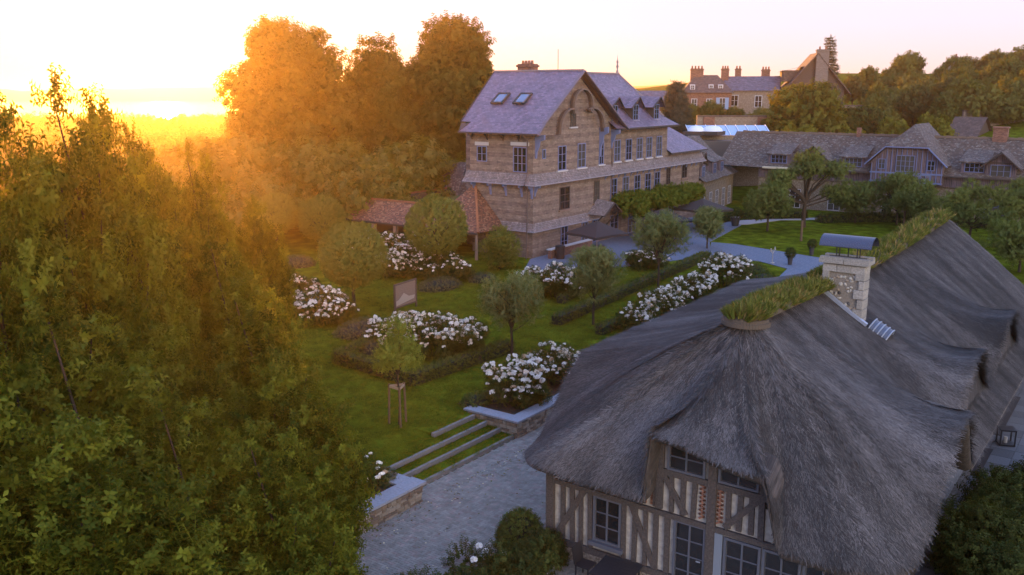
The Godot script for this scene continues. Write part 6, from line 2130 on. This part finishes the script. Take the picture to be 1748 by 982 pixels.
func build_trees() -> void:
	var leaf: Material = mats["leaf"]
	var big := spray(12, 0.75, 0.30, 0.20, 0.6, false)
	var far_leaf := spray(11, 1.0, 0.42, 0.28, 0.6, false)
	# three tall limes between the garden and the estuary
	var g0 := Color(0.065, 0.080, 0.017)
	var g1 := Color(0.123, 0.131, 0.032)
	for e in [
		[-25.0, 104, 7.0, 8.6, 21.3, "largest round-headed lime, left of three, against the low sun"],
		[-15.3, 110, 4.6, 8.0, 19.3, "middle lime of the three, lower and narrower"],
		[-7.2, 112, 5.2, 8.4, 21.6, "right-hand lime of the three, tall and ragged beside the inn's roof"]]:
		var y0 := land(survey(e[0], 0, e[1]).x, survey(e[0], 0, e[1]).z)
		var top: float = e[4] - y0
		var mid := top * 0.58
		var bl := clumps(Vector3(0, mid, 0), Vector3(e[2] * 0.95, top * 0.41, e[2] * 0.95), 200, 1.0, 1.6, 62)
		bl.append_array(clumps(Vector3(0, mid, 0), Vector3(e[2] * 0.6, top * 0.25, e[2] * 0.6), 30, 1.2, 1.8, 60))
		tree("lime_tree", e[5], "tree", survey(e[0], y0, e[1]), top * 0.22, 0.55, bl, big, leaf, g0, g1, 0.9, 1.4, "tall limes behind the inn", 0.4, 20)
	# prototypes of the farther trees
	var protos := []
	var labels_proto := ["broad round tree", "upright oval tree", "wide low tree", "ragged open tree"]
	var shapes := [[Vector3(4.5, 4.0, 4.5), 6.0, 60], [Vector3(3.0, 4.6, 3.0), 6.6, 48], [Vector3(5.4, 3.0, 5.4), 4.6, 60], [Vector3(3.8, 4.2, 3.8), 6.4, 30]]
	var tint := [[Color(0.075, 0.104, 0.026), Color(0.160, 0.179, 0.053)], [Color(0.094, 0.117, 0.026), Color(0.189, 0.198, 0.049)], [Color(0.104, 0.122, 0.034), Color(0.217, 0.217, 0.060)], [Color(0.068, 0.085, 0.030), Color(0.133, 0.142, 0.053)]]
	var spots := [
		# right hill skyline and slopes: X, D, kind, size, label
		[70.5, 208, 3, 0.66, "ragged tree just right of the steep gabled house"],
		[78.0, 214, 3, 0.69, "thin ragged tree on the skyline, second from the gabled house"],
		[84.5, 222, 1, 0.69, "upright tree on the skyline between the ragged ones"],
		[91.0, 224, 0, 0.63, "rounded dark tree on the skyline left of the white house"],
		[97.5, 232, 0, 0.83, "tallest round tree of the right skyline, left of the white house"],
		[110.5, 228, 3, 0.66, "ragged tree right of the white house"],
		[117.0, 226, 0, 0.79, "large tree on the skyline near the right edge"],
		[125.0, 230, 0, 0.86, "large tree at the right edge of the skyline"],
		[98.0, 200, 2, 0.56, "low tree below the white house, left"],
		[106.0, 204, 1, 0.53, "upright tree in front of the white house"],
		[88.0, 192, 2, 0.59, "low spreading tree on the right slope below the skyline"],
		[79.5, 190, 2, 0.53, "low spreading tree behind the pale wall"],
		[72.0, 186, 1, 0.49, "oval tree before the ragged ones"],
		[112.0, 200, 2, 0.66, "low broad tree at the right edge of the slope"],
		[100.0, 182, 0, 0.53, "round tree at the right above the long wall"],
		[92.0, 174, 1, 0.52, "oval tree above the long rubble wall"],
		[76.0, 168, 1, 0.46, "small oval tree right of the clipped dark hedge"],
		[83.0, 156, 2, 0.56, "bushy tree behind the wing's chimney"],
		[90.0, 150, 0, 0.64, "dark round tree at the right behind the wing"],
		[97.0, 158, 0, 0.71, "dark tree at the right edge behind the wing"],
		[33.2, 172, 1, 0.48, "small yellow-green tree left before the brown roofed house"],
		[36.6, 170, 0, 0.52, "round dark green tree before the brown roofed house"],
		[40.3, 168, 0, 0.42, "small round tree between the two far houses"],
		[46.6, 172, 2, 0.50, "low bush before the slate roofed house"],
		[42.5, 158, 2, 0.50, "pale shrubby tree behind the tall rubble wall"],
		[3.0, 128, 3, 1.50, "tree top showing behind the inn's ridge"],
		[-1.5, 126, 1, 1.45, "tree between the right-hand lime and the inn's chimney"],
		[9.0, 150, 3, 1.40, "farther tree top behind the inn's ridge near the mast"],
		# the hollow at the left
		[-10.5, 93, 2, 1.00, "hazy bush below the limes, left of the gallery"],
		[-13.5, 86, 2, 0.78, "pale hazy rounded bush at the gallery's tiled end"],
		[-20.0, 90, 0, 0.80, "round tree below the largest lime"],
		[-23.5, 84, 2, 0.72, "broad hazy bush left of the clipped trees"],
		[-27.5, 92, 0, 0.85, "round hazy tree at the edge of the hollow"],
		[-17.0, 96, 1, 0.75, "oval hazy tree under the limes"],
		[-31.0, 100, 2, 0.95, "low hazy tree in the hollow below the sun"],
		[-36.0, 118, 0, 1.10, "round tree in the hollow nearest the sun's glare"],
		[-42.0, 125, 0, 1.15, "round tree in the hollow left of the sun's glare"],
		[-30.0, 132, 1, 1.15, "oval tree in the hollow right of the sun's glare"],
		[-48.0, 140, 2, 1.30, "broad tree in the hollow towards the estuary"],
		[-38.0, 150, 0, 1.30, "large round tree halfway down to the estuary"],
		[-56.0, 150, 0, 1.30, "large round tree behind the golden tree row"],
		[-46.0, 168, 0, 1.40, "far round tree above the water's edge"],
		[-62.0, 175, 2, 1.50, "far broad tree above the water at the left"],
		[-30.0, 172, 0, 1.40, "far round tree left of the largest lime"],
	]
	for k in 4:
		var sh: Array = shapes[k]
		var bl := clumps(Vector3(0, sh[1], 0), sh[0], sh[2], 1.0, 1.7, 46 if k != 3 else 34)
		var pos: Array = []
		var first := true
		for s in spots:
			if s[2] != k: continue
			var w := survey(s[0], 0, s[1])
			w.y = land(w.x, w.z) - 0.2
			if first:
				var t := tree("hill_tree" if s[0] > 0 else "hollow_tree", s[4], "tree", w, float(sh[1]) * 0.4, 0.3, bl, far_leaf, leaf, tint[k][0], tint[k][1], 0.75, 1.2, "trees beyond the garden", 0.4, 14)
				t.scale = Vector3.ONE * s[3]
				t.rotation.y = s[0]
				protos.append(t)
				first = false
			else:
				dup(protos[k], w, s[0] * 1.7, s[3], s[4], "hill_tree" if s[0] > 0 else "hollow_tree")
	# the rest of the leafy hillside at the right
	var hr := RandomNumberGenerator.new()
	hr.seed = 412
	var kinds := ["round", "oval", "low spreading", "ragged"]
	for k in 90:
		var D := hr.randf_range(158, 240)
		var X := hr.randf_range(0.385, 0.585) * D
		var q: int = [0, 1, 1, 2, 2, 2, 3][hr.randi() % 7]
		var size := hr.randf_range(0.42, 0.78)
		var w := survey(X, 0, D)
		w.y = land(w.x, w.z) - 0.3
		var where := "above the long rubble wall" if D < 180 else ("on the middle of the right hill" if D < 205 else ("just below the right skyline" if D < 226 else "on the right skyline"))
		var side := "behind the round yellow-green tree" if X / D < 0.43 else ("left of the white house" if X / D < 0.468 else ("right of the white house" if X / D < 0.52 else "towards the right edge"))
		var called := "%s %s tree %s, %s" % ["small" if size < 0.54 else ("middling" if size < 0.66 else "large"), kinds[q], where, side]
		if used.has(called): continue
		used[called] = 1
		dup(protos[q], w, k * 1.3, size, called, "hill_tree").set_meta("group", "trees of the right hillside")
	# sunlit yellow bushes and the great round tree behind the wing, sunlight put into their leaf tints
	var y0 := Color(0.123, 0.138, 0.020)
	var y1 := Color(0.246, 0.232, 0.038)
	var rt := clumps(Vector3(0, 4.7, 0), Vector3(5.6, 4.6, 5.6), 90, 1.1, 1.7, 52)
	tree("great_round_tree", "great round yellow-green tree in front of the steep gabled house", "tree", survey(47.2, 4.6, 150), 2.0, 0.4, rt, far_leaf, leaf, Color(0.10, 0.115, 0.02), Color(0.20, 0.20, 0.04), 0.8, 1.2, "", 0.4, 16)  # leaf tint raised to stand for sunlight on the crown
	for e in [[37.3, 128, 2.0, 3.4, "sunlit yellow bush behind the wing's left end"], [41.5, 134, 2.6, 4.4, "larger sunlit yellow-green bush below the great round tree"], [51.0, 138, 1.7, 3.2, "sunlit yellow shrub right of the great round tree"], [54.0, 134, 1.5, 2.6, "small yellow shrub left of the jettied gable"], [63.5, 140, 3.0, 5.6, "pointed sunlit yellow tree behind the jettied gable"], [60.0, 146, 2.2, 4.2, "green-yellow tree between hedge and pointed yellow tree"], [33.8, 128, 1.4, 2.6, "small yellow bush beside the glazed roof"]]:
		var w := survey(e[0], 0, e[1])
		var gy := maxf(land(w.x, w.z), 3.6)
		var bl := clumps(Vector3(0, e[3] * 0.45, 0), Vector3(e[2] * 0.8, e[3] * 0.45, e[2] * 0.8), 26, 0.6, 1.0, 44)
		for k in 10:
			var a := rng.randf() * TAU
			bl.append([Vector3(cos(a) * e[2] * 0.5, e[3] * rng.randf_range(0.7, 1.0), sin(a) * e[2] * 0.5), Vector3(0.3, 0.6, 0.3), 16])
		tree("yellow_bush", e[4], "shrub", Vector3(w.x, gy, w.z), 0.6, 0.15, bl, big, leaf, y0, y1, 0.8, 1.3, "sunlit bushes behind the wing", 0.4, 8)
	hedge("square-clipped tall dark hedge right of the great round tree", [survey(53.5, 5.6, 151), survey(59.0, 5.6, 151)], 2.0, 4.2, far_leaf, Color(0.043, 0.061, 0.017), Color(0.080, 0.099, 0.029), 9)
	# conifers: drooping whorls of needled boughs
	var bough := spray(16, 1.0, 0.3, 0.07, 0.2)
	for e in [[23.2, 132, 15.2, 3.6, 6.5, 34, 0.95, "blue-grey spruce behind the inn's far end"], [72.3, 215, 26.2, 2.8, 15.0, 26, 0.6, "thin dark conifer rising behind the steep gabled house"], [118.5, 215, 24.6, 3.6, 17.0, 18, 0.6, "flat-topped dark conifer on the skyline near the right edge"]]:
		var w := survey(e[0], 0, e[1])
		var gy: float = 4.0 if e[1] < 140 else land(w.x, w.z)
		var t := thing("conifer", e[7], "tree", Vector3(w.x, gy, w.z), 0.0, "dark conifers")
		var h: float = e[2] - gy
		var b := B.new()
		b.cyl(Vector3.ZERO, Vector3(0, h * 0.98, 0), 0.32, 0.04, 7, false)
		var places := []
		var tints := []
		for k in int(e[5]):
			var f: float = float(k) / e[5]
			var y := h * lerpf(0.12, 0.97, f)
			var r: float = e[3] * pow(1.0 - f, 1.0 if e[1] < 140 else 0.75) + 0.2
			var n := int(7 + 6 * (1 - f))
			for q in n:
				if rng.randf() > e[6]: continue
				var a := TAU * q / n + k * 1.1 + rng.randf_range(-0.2, 0.2)
				var d := Vector3(cos(a), 0, sin(a))
				var rr := r * rng.randf_range(0.7, 1.1)
				b.cyl(Vector3(0, y, 0), Vector3(0, y - rr * 0.1, 0) + d * rr, 0.06, 0.02, 4, false)
				for m in int(10 * rr):
					var u := rng.randf_range(0.15, 1.0)
					var p := Vector3(0, y - rr * u * 0.12 - 0.1 * rng.randf(), 0) + d * rr * u + d.cross(Vector3.UP) * rng.randfn() * 0.22 * (1.1 - u) * rr * 0.6
					places.append(Transform3D(outward(d * 0.9 + Vector3(rng.randfn() * 0.35, -0.1 + rng.randfn() * 0.25, rng.randfn() * 0.35)).scaled_local(Vector3.ONE * rng.randf_range(0.7, 1.15)), p))
					tints.append(Color(0.051, 0.070, 0.055).lerp(Color(0.109, 0.128, 0.113), rng.randf()))
		part(t, "trunk", b.mesh(), mats["bark"])
		copies(t, "crown", bough, leaf, places, tints).set_meta("kind", "stuff")
	# the wooded slope above the water, too far to tell tree from tree
	var places := []
	var tints := []
	for k in 26000:
		var D := lerpf(178, 640, pow(rng.randf(), 1.5))
		var X := rng.randf_range(-0.62, 0.02) * D
		var w := survey(X, 0, D)
		var cell := Vector2(floor(X / 9.0), floor(D / 11.0))
		var hx: float = fposmod(sin(cell.x * 127.1 + cell.y * 311.7) * 43758.5, 1.0)
		var c := Vector2((cell.x + 0.5 + (hx - 0.5) * 0.6) * 9.0, (cell.y + 0.5) * 11.0)
		var q := Vector2(X, D) - c
		var dome := 1.0 - q.length_squared() / 36.0
		if dome < -0.2: continue
		var y := land(w.x, w.z) + 5.5 + hx * 4.0 + 3.6 * dome + rng.randfn() * 0.4
		places.append(Transform3D(outward(Vector3(q.x * 0.15, 1.0, -q.y * 0.1) + Vector3(rng.randfn(), rng.randfn(), rng.randfn()) * 0.4).scaled_local(Vector3.ONE * rng.randf_range(1.6, 2.8)), Vector3(w.x, y, w.z)))
		tints.append(Color(0.051, 0.065, 0.017).lerp(Color(0.116, 0.123, 0.035), clampf(hx * 0.7 + rng.randf() * 0.3, 0, 1)))
	var wood := copies(self, "woodland", far_leaf, leaf, places, tints)
	tag(wood, "hazy woodland running down the slope to the estuary", "woodland", "", "stuff")
	build_near_row(leaf)

func build_near_row(leaf: Material) -> void:
	# the hornbeams at the left: steep plumes of fine leaves, the far ones in a row running away, the near ones filling the lower left
	var fine := spray(13, 0.44, 0.13, 0.066, 0.3)
	var c0 := Color(0.035, 0.055, 0.007)
	var c1 := Color(0.19, 0.22, 0.026)
	var protos := []
	for k in 3:
		var bl := []
		# plumes: curved upright branches hung with leafy clumps
		var plumes := 30
		for q in plumes:
			var a := q * 2.4 + rng.randf_range(-0.3, 0.3)
			var f := sqrt((q + 0.5) / plumes)
			var foot := Vector3(cos(a) * f * 1.2, rng.randf_range(0.2, 1.8), sin(a) * f * 1.2)
			var top := Vector3(cos(a) * f * 2.7, lerpf(10.2, 5.2, f * f) + rng.randf_range(-0.9, 0.6), sin(a) * f * 2.7)
			for m in 9:
				var u := (m + rng.randf()) / 9.0
				var c := foot.lerp(top, u) + Vector3(cos(a), 0, sin(a)) * sin(u * PI) * 0.5 * f + Vector3(rng.randfn(), 0, rng.randfn()) * 0.22
				var r := lerpf(0.6, 0.27, pow(u, 1.4)) * rng.randf_range(0.75, 1.2)
				bl.append([c, Vector3(r, r * 1.1, r), 10 + 66 * r])
		var t := tree("hornbeam", "x", "tree", Vector3.ZERO, 1.4, 0.22, bl, fine, leaf, c0, c1, 0.8, 1.35, "hornbeams filling the left", 0.25, 60)
		protos.append(t)
	var row := [
		[-12.6, 22.5, 14.6, 0.92, "tallest hornbeam at the left edge, its tip against the sky"],
		[-11.9, 25.5, 13.8, 0.85, "second hornbeam of the receding row, next to the tallest"],
		[-13.4, 30.0, 13.6, 0.72, "third hornbeam of the receding row, tip before the water"],
		[-13.9, 35.0, 12.6, 0.62, "fourth hornbeam of the receding row, below the sun"],
		[-13.7, 40.0, 11.2, 0.58, "fifth hornbeam of the receding row, golden against the hollow"],
		[-12.4, 44.0, 9.0, 0.55, "farthest hornbeam of the row, beside the clipped trees"],
		[-10.2, 32.0, 9.0, 0.66, "golden hornbeam before the row, its edge lit by the sun"],
		[-7.9, 27.0, 7.9, 0.78, "golden hornbeam reaching over the rose bushes"],
		[-6.1, 22.8, 7.2, 0.76, "hornbeam nearest the grass steps, golden at its right edge"],
		[-9.6, 20.0, 9.4, 0.95, "dark hornbeam in the middle of the left mass"],
		[-5.3, 18.8, 6.5, 0.66, "dark hornbeam at the bottom beside the brick pavement"],
		[-8.2, 16.2, 8.2, 0.95, "nearest dark hornbeam at the bottom left"],
		[-11.0, 16.5, 10.4, 0.95, "dark hornbeam at the left edge halfway up"],
		[-11.6, 27.5, 10.2, 0.75, "low hornbeam tucked between the second and third of the row"],
		[-9.6, 24.0, 7.9, 0.75, "shaded hornbeam behind the one nearest the grass steps"],
		[-7.3, 19.5, 7.4, 0.75, "shaded hornbeam left of the one beside the brick pavement"]]
	for k in row.size():
		var e: Array = row[k]
		var w := survey(e[0], 0, e[1])
		w.y = land(w.x, w.z) - 0.1
		var sy: float = (e[2] - w.y) / 10.6
		var t: Node3D
		if k < 3:
			t = protos[k]
			t.set_meta("label", e[4])
			t.position = w
		else:
			t = dup(protos[k % 3], w, k * 2.1, 1.0, e[4], "hornbeam")
		t.rotation.y = k * 2.1
		t.scale = Vector3(e[3], sy, e[3])
